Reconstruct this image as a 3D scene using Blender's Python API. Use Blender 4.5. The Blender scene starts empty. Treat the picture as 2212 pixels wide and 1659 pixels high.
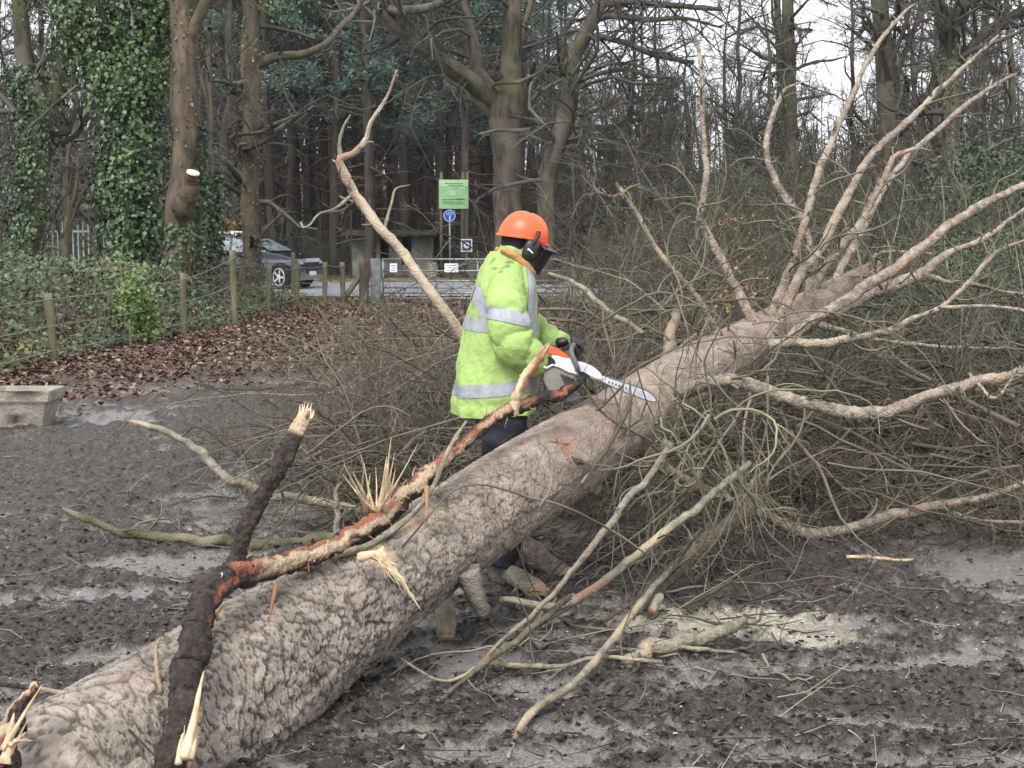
import bpy, bmesh, math, random
import numpy as np
from mathutils import Vector, Matrix
R = math.radians
rng = np.random.default_rng(11)
random.seed(5)
sc = bpy.context.scene
COL = sc.collection

# ------------------------------------------------------------------ camera, sky, sun, exposure
CAMZ, FPX, PITCH = 1.68, 3200.0, math.atan(335.5 / 3200.0)
cd = bpy.data.cameras.new("camera"); cam = bpy.data.objects.new("camera", cd); COL.objects.link(cam)
cam.location = (0, 0, CAMZ); cam.rotation_euler = (math.pi / 2 - PITCH, 0, 0)
cd.sensor_width = 36; cd.lens = FPX / 2212 * 36; cd.clip_start = 0.1; cd.clip_end = 1500
sc.camera = cam
SUN_EL, SUN_ROT = 50, 200
w = bpy.data.worlds.new("World"); sc.world = w; w.use_nodes = True
nt = w.node_tree; nt.nodes.clear()
o_ = nt.nodes.new("ShaderNodeOutputWorld"); bg = nt.nodes.new("ShaderNodeBackground")
sk = nt.nodes.new("ShaderNodeTexSky"); sk.sky_type = 'NISHITA'; sk.sun_disc = False
sk.sun_elevation = R(SUN_EL); sk.sun_rotation = R(SUN_ROT); sk.dust_density = 4.0; sk.air_density = 1.0
hs = nt.nodes.new("ShaderNodeHueSaturation"); hs.inputs['Saturation'].default_value = 0.22
nt.links.new(sk.outputs[0], hs.inputs['Color'])
mx = nt.nodes.new("ShaderNodeMix"); mx.data_type = 'RGBA'; mx.inputs['Factor'].default_value = .7      # an even white cloud layer over the sky
nt.links.new(hs.outputs[0], mx.inputs['A']); mx.inputs['B'].default_value = (4.75, 4.95, 5.2, 1); nt.links.new(mx.outputs['Result'], bg.inputs[0])
nt.links.new(bg.outputs[0], o_.inputs[0]); bg.inputs[1].default_value = 0.15
sd = bpy.data.lights.new("sun", 'SUN'); so = bpy.data.objects.new("sun", sd); COL.objects.link(so)
sd.energy = 1.1; sd.angle = R(18); sd.color = (1.0, 0.97, 0.93)
so.rotation_euler = (R(90 - SUN_EL), 0, R(180 - SUN_ROT + 0))
sc.view_settings.view_transform = 'Standard'; sc.view_settings.look = 'None'
sc.view_settings.gamma = 1; sc.view_settings.exposure = 1.2
sc.cycles.use_denoising = True
sc.cycles.max_bounces = 5; sc.cycles.diffuse_bounces = 3; sc.cycles.transparent_max_bounces = 12

# ------------------------------------------------------------------ projection helpers: photo point + distance -> place
_c, _s = math.cos(PITCH), math.sin(PITCH)
def ray(u, v):
    cx, cy = (u - 1106) / FPX, -(v - 829.5) / FPX
    return np.array([cx, _c + cy * _s, -_s + cy * _c])
def P(u, v, y):
    d = ray(u, v); t = y / d[1]
    return np.array([0, 0, CAMZ]) + d * t
def G(u, v, z=0.0):
    d = ray(u, v); t = (z - CAMZ) / d[2]
    return np.array([0, 0, CAMZ]) + d * t
def px(wpx, y): return wpx * y / FPX

# ------------------------------------------------------------------ noise
def _h(ix, iy, iz, seed):
    n = (ix.astype(np.int64) * 73856093) ^ (iy.astype(np.int64) * 19349663) ^ (iz.astype(np.int64) * 83492791) ^ (seed * 2654435761)
    n = (n ^ (n >> 13)) * 1274126177
    n = n & 0x7fffffff
    n = (n ^ (n >> 15)) * 2246822519 & 0x7fffffff
    return (n & 0xffff) / 65535.0
def vnoise(x, y, z=0.0, seed=0):
    x, y = np.asarray(x, float), np.asarray(y, float); z = np.zeros_like(x) + z
    fx, fy, fz = np.floor(x), np.floor(y), np.floor(z)
    tx, ty, tz = x - fx, y - fy, z - fz
    tx, ty, tz = tx*tx*(3-2*tx), ty*ty*(3-2*ty), tz*tz*(3-2*tz)
    r = 0
    for dx in (0, 1):
        for dy in (0, 1):
            for dz in (0, 1):
                wgt = (tx if dx else 1-tx) * (ty if dy else 1-ty) * (tz if dz else 1-tz)
                r = r + wgt * _h(fx+dx, fy+dy, fz+dz, seed)
    return r
def fbm(x, y, z=0.0, oct=4, seed=0):
    a, r, n = 1.0, 0, 0
    for i in range(oct):
        r = r + a * vnoise(x * 2**i, y * 2**i, np.asarray(z) * 2**i, seed + i); n += a; a *= .5
    return r / n
def voro(x, y, seed=0):
    """cell noise on the plane: nearest distance, second distance, cell id, offset to the nearest point"""
    fx, fy = np.floor(x), np.floor(y)
    f1 = np.full(x.shape, 9.0); f2 = f1.copy(); cid = np.zeros(x.shape); ox = np.zeros(x.shape); oy = ox.copy()
    z0 = np.zeros_like(fx)
    for dx in (-1, 0, 1):
        for dy in (-1, 0, 1):
            jx, jy = fx+dx, fy+dy
            qx = jx + _h(jx, jy, z0, seed); qy = jy + _h(jx, jy, z0, seed + 7)
            d = np.hypot(qx - x, qy - y); m = d < f1
            f2 = np.where(m, f1, np.minimum(f2, d)); cid = np.where(m, _h(jx, jy, z0, seed + 3), cid)
            ox = np.where(m, qx - x, ox); oy = np.where(m, qy - y, oy); f1 = np.where(m, d, f1)
    return f1, f2, cid, ox, oy
def sstep(a, b, x):
    t = np.clip((x - a) / (b - a), 0, 1); return t*t*(3-2*t)

# ------------------------------------------------------------------ object helpers
def props(o, label=None, cat=None, group=None, kind=None):
    if label: o['label'] = label
    if cat: o['category'] = cat
    if group: o['group'] = group
    if kind: o['kind'] = kind
    return o
def link(name, me, mats=(), parent=None):
    o = bpy.data.objects.new(name, me); COL.objects.link(o)
    for m in (mats if isinstance(mats, (list, tuple)) else [mats]): me.materials.append(m)
    if parent is not None: o.parent = parent
    return o
def empty(name, loc, label, cat, group=None, kind=None, rz=0):
    o = bpy.data.objects.new(name, None); COL.objects.link(o)
    o.location = Vector(loc); o.rotation_euler = (0, 0, rz); o.empty_display_size = .2
    return props(o, label, cat, group, kind)
def keep(o, parent):      # parent an object built in world coordinates
    o.parent = parent
    bpy.context.view_layer.update() if False else None
    m = Matrix.LocRotScale(parent.location, parent.rotation_euler, parent.scale)
    o.matrix_parent_inverse = m.inverted()
    return o
def np_mesh(name, V, quads=None, tris=None, tint=None, smooth=True, mi=None):
    me = bpy.data.meshes.new(name)
    quads = np.zeros((0, 4), int) if quads is None else np.asarray(quads).reshape(-1, 4)
    tris = np.zeros((0, 3), int) if tris is None else np.asarray(tris).reshape(-1, 3)
    nq, ntr = len(quads), len(tris)
    me.vertices.add(len(V)); me.vertices.foreach_set("co", np.asarray(V, np.float32).ravel())
    me.loops.add(nq*4 + ntr*3)
    me.loops.foreach_set("vertex_index", np.concatenate([quads.ravel(), tris.ravel()]).astype(np.int32))
    me.polygons.add(nq + ntr)
    me.polygons.foreach_set("loop_start", np.concatenate([np.arange(nq)*4, nq*4 + np.arange(ntr)*3]).astype(np.int32))
    if smooth: me.polygons.foreach_set("use_smooth", np.ones(nq+ntr, bool))
    if mi is not None: me.polygons.foreach_set("material_index", np.asarray(mi, np.int32))
    me.update(calc_edges=True)
    if tint is not None:
        t = np.ones((len(V), 4), np.float32); tint = np.asarray(tint)
        if tint.ndim == 1: t[:, 0] = tint
        else: t[:, :tint.shape[1]] = tint
        at = me.attributes.new("tint", 'FLOAT_COLOR', 'POINT'); at.data.foreach_set("color", t.ravel())
    me.validate()
    return me
def nrm(a): return a / np.maximum(np.linalg.norm(a, axis=-1, keepdims=True), 1e-9)

class Bag:
    """collects tubes and leaves, then becomes one mesh"""
    def __init__(s): s.V = []; s.Q = []; s.T = []; s.C = []; s.n = 0
    def _put(s, V, Q, T, C):
        s.V.append(V); s.C.append(C)
        if Q is not None: s.Q.append(Q + s.n)
        if T is not None: s.T.append(T + s.n)
        s.n += len(V)
    def tubes(s, A, Rd, sides=3, tint=None, cap=False):
        A = np.asarray(A, float); Rd = np.asarray(Rd, float)
        if A.ndim == 2: A = A[None]; Rd = Rd[None]
        M, N, _ = A.shape
        if M == 0: return
        t = nrm(np.gradient(A, axis=1))
        mean = nrm(A[:, -1] - A[:, 0]); ref = np.where(np.abs(mean[:, 2:3]) < .8, np.array([[0, 0, 1.]]), np.array([[1., 0, 0]]))
        u = nrm(np.cross(t, ref[:, None])); wv = np.cross(t, u)
        a = np.arange(sides) / sides * 2 * math.pi
        V = A[:, :, None] + Rd[:, :, None, None] * (np.cos(a)[:, None] * u[:, :, None] + np.sin(a)[:, None] * wv[:, :, None])
        idx = np.arange(M*N*sides).reshape(M, N, sides)
        i0 = idx[:, :-1]; i1 = idx[:, 1:]
        Q = np.stack([i0, np.roll(i0, -1, 2), np.roll(i1, -1, 2), i1], -1).reshape(-1, 4)
        if tint is None: tint = rng.random(M)
        tint = np.asarray(tint, float)
        if tint.ndim == 1: C = np.repeat(np.stack([tint, np.zeros(M), np.zeros(M)], 1), N*sides, 0)
        else: C = np.repeat(tint, N*sides, 0)
        V = V.reshape(-1, 3); T = None
        if cap:
            cs = A[:, [0, -1]].reshape(-1, 3); base = len(V); V = np.concatenate([V, cs]); T = []
            C = np.concatenate([C, np.repeat(C[::N*sides], 2, 0)])
            for m in range(M):
                for e, ring in ((0, idx[m, 0]), (1, idx[m, -1])):
                    r2 = np.roll(ring, -1); c = np.full(sides, base + 2*m + e)
                    T.append(np.stack([c, r2, ring] if e == 0 else [c, ring, r2], 1))
            T = np.concatenate(T)
        s._put(V, Q, T, C)
    def leaves(s, Pn, D, Nn, L, W, tint, fold=.25):
        """diamond leaves: base Pn, along D, normal Nn"""
        D = nrm(D); S = nrm(np.cross(D, Nn)); Nn = nrm(np.cross(S, D)); L = np.asarray(L)[:, None]; W = np.asarray(W)[:, None]
        mid = Pn + D * L * .45
        v = np.stack([Pn, mid + S*W*.5 + Nn*W*fold, Pn + D*L, mid - S*W*.5 + Nn*W*fold], 1)
        M = len(Pn); i = np.arange(M)[:, None] * 4
        T = np.concatenate([i + [[0, 1, 2]], i + [[0, 2, 3]]])
        t = np.asarray(tint, float); t = t if t.ndim == 2 else np.stack([t, t*0, t*0], 1)
        s._put(v.reshape(-1, 3), None, T, np.repeat(t, 4, 0))
    def mesh(s, name, smooth=True):
        V = np.concatenate(s.V); C = np.concatenate(s.C)
        Q = np.concatenate(s.Q) if s.Q else None; T = np.concatenate(s.T) if s.T else None
        return np_mesh(name, V, Q, T, C, smooth)

def rdir(M): return nrm(rng.normal(size=(M, 3)))
def grow(P0, D0, L, R0, N, wig=.2, trop=(0, 0, 0), tip=.25):
    M = len(P0); pts = np.zeros((M, N, 3)); pts[:, 0] = P0; d = nrm(D0); L = np.asarray(L)
    k = rng.normal(size=(M, 3)) * wig
    for i in range(1, N):
        k = .45*k + rng.normal(size=(M, 3)) * wig
        d = nrm(d + k + np.asarray(trop) / N)
        pts[:, i] = pts[:, i-1] + d * (L / (N-1))[:, None]
    rad = np.asarray(R0)[:, None] * (1 - (1-tip) * np.linspace(0, 1, N) ** 1.1)[None]
    return pts, rad
def spawn(pts, rad, k, t0=.15, t1=1., ang=(30, 70), lf=(.3, .6), lmax=None, rf=.55, N=5, wig=.2, trop=(0, 0, 0), tip=.25, Ls=None, rmin=.0, decay=.5):
    M, n, _ = pts.shape
    if np.isscalar(k): par = np.repeat(np.arange(M), int(k))
    else: par = np.repeat(np.arange(M), np.asarray(k, int))
    K = len(par)
    t = t0 + (t1-t0) * rng.random(K); f = t*(n-1); i = np.clip(f.astype(int), 0, n-2); q = (f-i)[:, None]
    p = pts[par, i]*(1-q) + pts[par, i+1]*q
    r = rad[par, i]*(1-q[:, 0]) + rad[par, i+1]*q[:, 0]
    d = nrm(pts[par, i+1] - pts[par, i]); side = nrm(np.cross(d, rdir(K)))
    a = np.radians(ang[0] + (ang[1]-ang[0]) * rng.random(K))[:, None]
    D = d*np.cos(a) + side*np.sin(a)
    Lp = np.linalg.norm(np.diff(pts, axis=1), axis=2).sum(1) if Ls is None else np.full(M, Ls)
    L = Lp[par] * (lf[0] + (lf[1]-lf[0]) * rng.random(K)) * (1 - decay*t)
    if lmax: L = np.minimum(L, lmax * (.6 + .4*rng.random(K)))
    R0 = np.maximum(r * rf, rmin)
    return grow(p, D, L, R0, N, wig, trop, tip)
def spline(pts, n, warp=None):
    pts = np.asarray(pts, float); K = len(pts)
    ext = np.vstack([2*pts[0]-pts[1], pts, 2*pts[-1]-pts[-2]])
    seg = np.linalg.norm(np.diff(pts[:, :3], axis=0), axis=1); cum = np.concatenate([[0], np.cumsum(seg)])
    out = []
    for s_ in (np.linspace(0, cum[-1], n) if warp is None else warp(n)*cum[-1]):
        i = min(max(np.searchsorted(cum, s_) - 1, 0), K-2); t = (s_-cum[i]) / max(seg[i], 1e-9)
        p0, p1, p2, p3 = ext[i:i+4]
        out.append(.5*((2*p1) + (-p0+p2)*t + (2*p0-5*p1+4*p2-p3)*t*t + (-p0+3*p1-3*p2+p3)*t**3))
    return np.array(out)
def trace(pts, n=40, warp=None):
    """[(u, v, distance, width in photo px)] -> points, radii"""
    q = np.array([list(P(a, b, y)) + [px(wd, y)/2] for a, b, y, wd in pts]); s_ = spline(q, n, warp)
    return s_[:, :3], np.maximum(s_[:, 3], .0015)
def loft(A, Rd, sides, disp=None, tintf=None, caps=(False, False), ref=None):
    A = np.asarray(A, float)
    if ref is None: mt_ = nrm(A[-1]-A[0]); ref = (0, 1., 0) if abs(mt_[2]) > .62 else (0, 0, 1.)
    N = len(A); t = nrm(np.gradient(A, axis=0)); u = nrm(np.cross(t, np.array(ref))); wv = nrm(np.cross(t, u)) * -1
    a = np.arange(sides)/sides*2*math.pi
    s_ = np.concatenate([[0], np.cumsum(np.linalg.norm(np.diff(A, axis=0), axis=1))])
    SS, AA = np.meshgrid(s_, a, indexing='ij')
    rr = np.repeat(np.asarray(Rd)[:, None], sides, 1)
    if disp is not None: rr = rr + disp(SS, AA, rr)
    # angle 0 = sideways, 90 degrees = up
    V = A[:, None] + rr[..., None] * (np.cos(AA)[..., None]*u[:, None] + np.sin(AA)[..., None]*wv[:, None])
    idx = np.arange(N*sides).reshape(N, sides); i0 = idx[:-1]; i1 = idx[1:]
    Q = np.stack([i0, i1, np.roll(i1, -1, 1), np.roll(i0, -1, 1)], -1).reshape(-1, 4)
    C = tintf(SS, AA, V) if tintf is not None else np.stack([vnoise(SS*6, AA*2), SS*0, SS*0], -1)
    C = C.reshape(-1, C.shape[-1]); V = V.reshape(-1, 3); T = []
    for e, on in enumerate(caps):
        if on:
            ring = idx[0] if e == 0 else idx[-1]; c = len(V); V = np.vstack([V, A[0] if e == 0 else A[-1]]); C = np.vstack([C, C[ring[0]]])
            r2 = np.roll(ring, -1); T.append(np.stack([np.full(sides, c), ring, r2] if e == 0 else [np.full(sides, c), r2, ring], 1))
    return V, Q, (np.concatenate(T) if T else None), C

# ------------------------------------------------------------------ materials
def mat(name, c1, c2=None, scale=8, rough=.8, bump=0, bscale=40, spec=.3, tint_amt=.0, g=None, b=None, metallic=0, detail=5, stretch=(1, 1, 1), coat=0, alpha=None):
    """c1/c2 mixed by noise; tint.R varies brightness; tint.G mixes towards colour g, tint.B towards colour b"""
    m = bpy.data.materials.new(name); m.use_nodes = True; n = m.node_tree; N = n.nodes; Lk = n.links
    bs = N['Principled BSDF']; bs.inputs['Roughness'].default_value = rough; bs.inputs['Specular IOR Level'].default_value = spec
    bs.inputs['Metallic'].default_value = metallic
    if coat: bs.inputs['Coat Weight'].default_value = coat
    if alpha is not None: bs.inputs['Alpha'].default_value = alpha
    tc = N.new('ShaderNodeTexCoord'); mp = N.new('ShaderNodeMapping'); mp.inputs['Scale'].default_value = stretch
    Lk.new(tc.outputs['Object'], mp.inputs[0])
    def mix(fac, a, bb, mode='MIX'):
        x = N.new('ShaderNodeMix'); x.data_type = 'RGBA'; x.blend_type = mode
        for sock, val in ((x.inputs['Factor'], fac), (x.inputs['A'], a), (x.inputs['B'], bb)):
            if hasattr(val, 'links'): Lk.new(val, sock)
            elif isinstance(val, (int, float)): sock.default_value = val
            else: sock.default_value = (*val[:3], 1)
        return x.outputs['Result']
    no = N.new('ShaderNodeTexNoise'); no.inputs['Scale'].default_value = scale; no.inputs['Detail'].default_value = detail
    Lk.new(mp.outputs[0], no.inputs['Vector'])
    rp = N.new('ShaderNodeMapRange'); rp.inputs[1].default_value = .35; rp.inputs[2].default_value = .65
    Lk.new(no.outputs['Fac'], rp.inputs[0])
    col = mix(rp.outputs[0], c1, c2 or c1)
    if tint_amt or g or b:
        at = N.new('ShaderNodeAttribute'); at.attribute_name = 'tint'; sp = N.new('ShaderNodeSeparateColor'); Lk.new(at.outputs['Color'], sp.inputs[0])
        if tint_amt:
            mr = N.new('ShaderNodeMapRange'); mr.inputs[3].default_value = 1 - tint_amt; mr.inputs[4].default_value = 1 + tint_amt
            Lk.new(sp.outputs[0], mr.inputs[0])
            cc = N.new('ShaderNodeCombineXYZ')
            for i in range(3): Lk.new(mr.outputs[0], cc.inputs[i])
            col = mix(1.0, col, cc.outputs[0], 'MULTIPLY')
        if g: col = mix(sp.outputs[1], col, g)
        if b: col = mix(sp.outputs[2], col, b)
    Lk.new(col, bs.inputs['Base Color'])
    if bump:
        n2 = N.new('ShaderNodeTexNoise'); n2.inputs['Scale'].default_value = bscale; n2.inputs['Detail'].default_value = 6; Lk.new(mp.outputs[0], n2.inputs['Vector'])
        bm_ = N.new('ShaderNodeBump'); bm_.inputs['Strength'].default_value = bump; bm_.inputs['Distance'].default_value = .02
        Lk.new(n2.outputs['Fac'], bm_.inputs['Height']); Lk.new(bm_.outputs[0], bs.inputs['Normal'])
    return m
M = {}
M['pine'] = mat('pine_bark', (.31, .262, .222), (.195, .165, .140), 9, .9, .8, 90, .2, .55, g=(.40, .17, .11), b=(.62, .46, .30))
M['limb'] = mat('pink_limb_bark', (.42, .345, .28), (.19, .16, .13), 30, .85, .9, 90, .2, .3, g=(.50, .42, .30), b=(.31, .19, .14))
M['palelimb'] = mat('pale_limb_bark', (.31, .28, .21), (.17, .16, .12), 24, .85, .8, 90, .2, .3, g=(.55, .42, .27), b=(.30, .14, .10))
M['dark'] = mat('dark_scaly_bark', (.060, .042, .035), (.018, .013, .012), 45, .75, 1.0, 90, .35, .5, g=(.62, .47, .31), b=(.34, .12, .07))
M['torn'] = mat('torn_wood', (.68, .55, .37), (.46, .33, .20), 30, .7, .5, 80, .3, .3, b=(.26, .12, .075), stretch=(1, 1, .4))
M['endgrain'] = mat('cut_wood', (.60, .40, .26), (.46, .29, .18), 40, .7, .2, 90, .3)
M['moss'] = mat('mossy_bark', (.15, .13, .09), (.085, .095, .045), 16, .95, .8, 70, .1, .35, g=(.27, .24, .18), b=(.085, .10, .035))
M['oakstick'] = mat('brown_stick_bark', (.17, .145, .105), (.09, .078, .058), 20, .9, .8, 70, .1, .35)
M['twig'] = mat('olive_twig', (.125, .112, .085), (.072, .066, .048), 5, .85, 0, 50, .2, .6, g=(.29, .26, .20), b=(.05, .036, .028))
M['greentwig'] = mat('lichen_twig', (.20, .20, .125), (.12, .12, .075), 8, .85, 0, 50, .2, .5)
M['farwood'] = mat('winter_twigs', (.112, .104, .092), (.062, .059, .052), 1, .9, 0, 50, .1, .5)
M['oak'] = mat('oak_bark', (.10, .085, .066), (.045, .038, .031), 9, .9, 1.0, 22, .15, .35, g=(.095, .105, .04), b=(.14, .12, .095), stretch=(1, 1, .22))
M['brownbark'] = mat('brown_trunk_bark', (.150, .115, .082), (.070, .055, .043), 7, .9, 1.0, 22, .15, .3, g=(.075, .065, .045), stretch=(1, 1, .25))
M['pinetrunk'] = mat('conifer_bark', (.105, .085, .074), (.055, .046, .042), 4, .9, .5, 20, .1, .3, stretch=(1, 1, .3))
M['ivy'] = mat('ivy_leaf', (.056, .108, .040), (.022, .050, .022), 1.2, .45, 0, 50, .4, .7, g=(.15, .22, .06), b=(.14, .18, .12))
M['evergreen'] = mat('evergreen_leaf', (.050, .085, .042), (.030, .055, .030), 1.5, .5, 0, 50, .35, .6, g=(.09, .12, .05), b=(.11, .13, .09))
M['needle'] = mat('pine_needles', (.125, .185, .15), (.08, .125, .10), .6, .7, 0, 50, .2, .6)
M['bramble'] = mat('bramble_leaf', (.070, .115, .062), (.045, .075, .042), 1.2, .5, 0, 50, .4, .6, g=(.19, .20, .085), b=(.20, .11, .065))
M['deadleaf'] = mat('dead_leaf', (.165, .098, .074), (.095, .060, .047), 2, .75, 0, 50, .25, .55, g=(.31, .22, .155), b=(.075, .055, .045))
M['grass'] = mat('rough_grass', (.26, .24, .12), (.17, .165, .075), 2, .8, 0, 50, .2, .4)
M['clod'] = mat('mud_clod', (.042, .033, .028), (.017, .014, .013), 60, .8, .8, 160, .3, .5, g=(.15, .135, .13))
M['chip'] = mat('wood_chip', (.55, .47, .36), (.36, .30, .24), 30, .8, 0, 50, .2, .5, b=(.58, .53, .40))
M['fencepost'] = mat('mossy_post', (.17, .155, .10), (.11, .105, .062), 6, .9, .5, 30, .1, .2, stretch=(1, 1, .3))
M['wire'] = mat('old_wire', (.17, .18, .15), (.17, .18, .15), 10, .6, 0, 50, .4)
M['steel'] = mat('galvanised_steel', (.27, .285, .30), (.18, .19, .205), 6, .45, 0, 50, .5, metallic=.5)
M['concrete'] = mat('weathered_concrete', (.24, .24, .21), (.13, .13, .105), 3, .9, .4, 20, .2)
M['cream'] = mat('cream_concrete', (.36, .33, .28), (.24, .215, .18), 9, .85, .6, 40, .2, g=(.05, .042, .035))
M['roof'] = mat('dark_mossy_roof', (.045, .045, .038), (.07, .075, .05), 4, .9)
M['tarmac'] = mat('wet_tarmac', (.31, .32, .34), (.26, .27, .29), 2, .35, .1, 60, .5)
M['white'] = mat('white_paper', (.70, .73, .78), None, rough=.5)
M['blue'] = mat('sign_blue', (.02, .09, .42), None, rough=.4)
M['purple'] = mat('sign_purple', (.07, .05, .14), None, rough=.4)
M['signgreen'] = mat('faded_green_sign', (.34, .58, .30), (.27, .48, .25), 5, .6, 0)
M['signlight'] = mat('sign_pale_green', (.50, .70, .42), (.42, .62, .36), 8, .6)
M['signdark'] = mat('sign_dark_print', (.07, .16, .10), None, rough=.6)
M['darkfence'] = mat('dark_green_mesh', (.02, .035, .03), None, rough=.5)
M['palisade'] = mat('grey_green_palisade', (.33, .41, .40), (.25, .32, .31), 4, .5)
M['hivis'] = mat('hi_vis_fabric', (.36, .505, .165), (.31, .44, .14), 6, .75, .7, 22, .2, 0, g=(.10, .11, .045))
M['tape'] = mat('reflective_tape', (.33, .34, .37), (.27, .28, .31), 20, .45, .2, 60, .4)
M['lining'] = mat('tan_lining', (.50, .27, .11), (.40, .21, .09), 12, .8, .3, 60)
M['navy'] = mat('navy_trousers', (.012, .014, .022), (.02, .022, .03), 10, .7, .6, 20, .3)
M['boot'] = mat('grey_boot', (.13, .13, .13), (.09, .085, .08), 10, .7, .3, 40)
M['black'] = mat('black_plastic', (.012, .012, .014), None, rough=.4, spec=.5)
M['blackcloth'] = mat('black_cloth', (.010, .010, .013), (.018, .018, .022), 20, .9, .3, 60)
M['orange'] = mat('orange_helmet', (.80, .115, .03), (.76, .10, .028), 6, .38, 0, 50, .5)
M['red'] = mat('red_trim', (.75, .05, .02), None, rough=.4)
M['skin'] = mat('skin', (.45, .25, .18), (.40, .21, .15), 20, .6)
M['sawgrey'] = mat('saw_grey', (.12, .12, .13), (.09, .085, .08), 20, .55, .1, 50, .4)
M['sawwhite'] = mat('saw_white', (.68, .69, .71), (.60, .61, .63), 20, .4, 0)
M['sawred'] = mat('saw_orange', (.72, .13, .05), (.60, .11, .04), 10, .4)
M['sawcover'] = mat('dusty_clutch_cover', (.26, .24, .21), (.18, .165, .145), 8, .8, .2, 40)
M['bar'] = mat('steel_bar', (.62, .65, .68), (.50, .53, .56), 40, .35, 0, metallic=.35)
M['chain'] = mat('saw_chain', (.10, .10, .10), (.2, .2, .2), 90, .5, metallic=.7)
M['carpaint'] = mat('dark_car_paint', (.022, .027, .038), (.03, .036, .05), 4, .2, 0, spec=.7, coat=1.0, metallic=.3)
M['carglass'] = mat('car_glass', (.10, .13, .15), (.26, .33, .35), 5, .08, 0, spec=.7)  # pale teal sky reflection is painted into the glass colour
M['rail'] = mat('silver_rail', (.65, .67, .70), None, rough=.3, metallic=.5)
M['tyre'] = mat('tyre_rubber', (.015, .015, .016), None, rough=.8)
M['lamp'] = mat('headlamp_glass', (.45, .5, .55), None, rough=.1, spec=.7)
M['gravelleaf'] = mat('forest_floor', (.10, .07, .05), (.06, .045, .032), 2, .95)
def visor_mat():
    m = bpy.data.materials.new('visor_mesh'); m.use_nodes = True; N = m.node_tree.nodes; L = m.node_tree.links
    bs = N['Principled BSDF']; bs.inputs['Base Color'].default_value = (.012, .012, .012, 1); bs.inputs['Roughness'].default_value = .5
    bs.inputs['Alpha'].default_value = .72
    return m
M['visor'] = visor_mat()

# ------------------------------------------------------------------ ground
DARKS = [(120, 985, 330, 70), (480, 930, 200, 60), (230, 1370, 330, 45), (60, 1380, 160, 40), (560, 1420, 150, 40), (1980, 1500, 330, 60), (1500, 1545, 420, 32), (1980, 1270, 190, 50),
         (1250, 1470, 260, 36), (250, 1040, 300, 60), (700, 1000, 240, 50), (1600, 1400, 330, 30), (1900, 1410, 220, 25), (1700, 1230, 260, 40), (300, 1180, 260, 18), (0, 1230, 120, 20), (900, 1560, 250, 30)]
PALES = [(1700, 1640, 700, 40), (2120, 1240, 120, 55), (330, 1230, 230, 22), (330, 1300, 240, 16), (300, 1430, 200, 22), (520, 1060, 120, 60), (1650, 1360, 230, 25), (2000, 1420, 250, 30), (1750, 1560, 250, 14), (1150, 1590, 380, 20)]
def ell(x, y, L):
    m = np.zeros_like(x)
    for u, v, a, b in L:
        c = G(u, v); ax = px(a, c[1]); dy = abs(G(u, v-b)[1] - G(u, v+b)[1]) / 2
        m = np.maximum(m, np.exp(-(((x-c[0])/ax)**2 + ((y-c[1])/dy)**2)))
    return m
def dark_mask(x, y):
    n = fbm(x*.9+3, y*1.1, 0, 4, 5); f = fbm(x*6, y*13, 0, 4, 9)
    d = (n - .5)*2.2 + (f-.5)*1.5 + (fbm(x*17, y*24, 0, 3, 19)-.5)*1.5 + .20*sstep(1.5, -2.0, x) + .12 + .9*ell(x, y, DARKS) - 1.05*ell(x, y, PALES)
    return sstep(-.12, .42, d)
def leaf_mask(x, y):      # leaf litter beside the fence and along the track
    edge = -5.1 + (y-18)*.02
    near = sstep(11.5, 17.0, y + .9*(fbm(x*.7, y*.7, 0, 3, 2)-.5)*4 - (x+5.2)*1.1)
    return near * (1 - sstep(48, 52, y))
def ground_h(x, y):
    x = np.asarray(x, float); y = np.asarray(y, float)
    near = 1 - sstep(16, 24, y)
    d = dark_mask(x, y)
    h = near * ((fbm(x*.6, y*.6, 0, 3, 21)-.5)*.10 + d*.028 + (fbm(x*9, y*9, 0, 4, 31)-.5)*(.022+.060*d) + (vnoise(x*34, y*30, 0, 41)-.5)*(.006+.020*d) + (vnoise(x*75, y*60, 0, 43)-.5)*(.004+.014*d))
    h = h + (1-near)*(fbm(x*2, y*2, 0, 3, 8)-.5)*.05*(1 - sstep(30, 36, y)) 
    h = h + sstep(58, 150, y)*7.0 + sstep(66, 70, y)*(fbm(x*.2, y*.2, 0, 3, 12)-.5)*1.5
    return h
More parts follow.
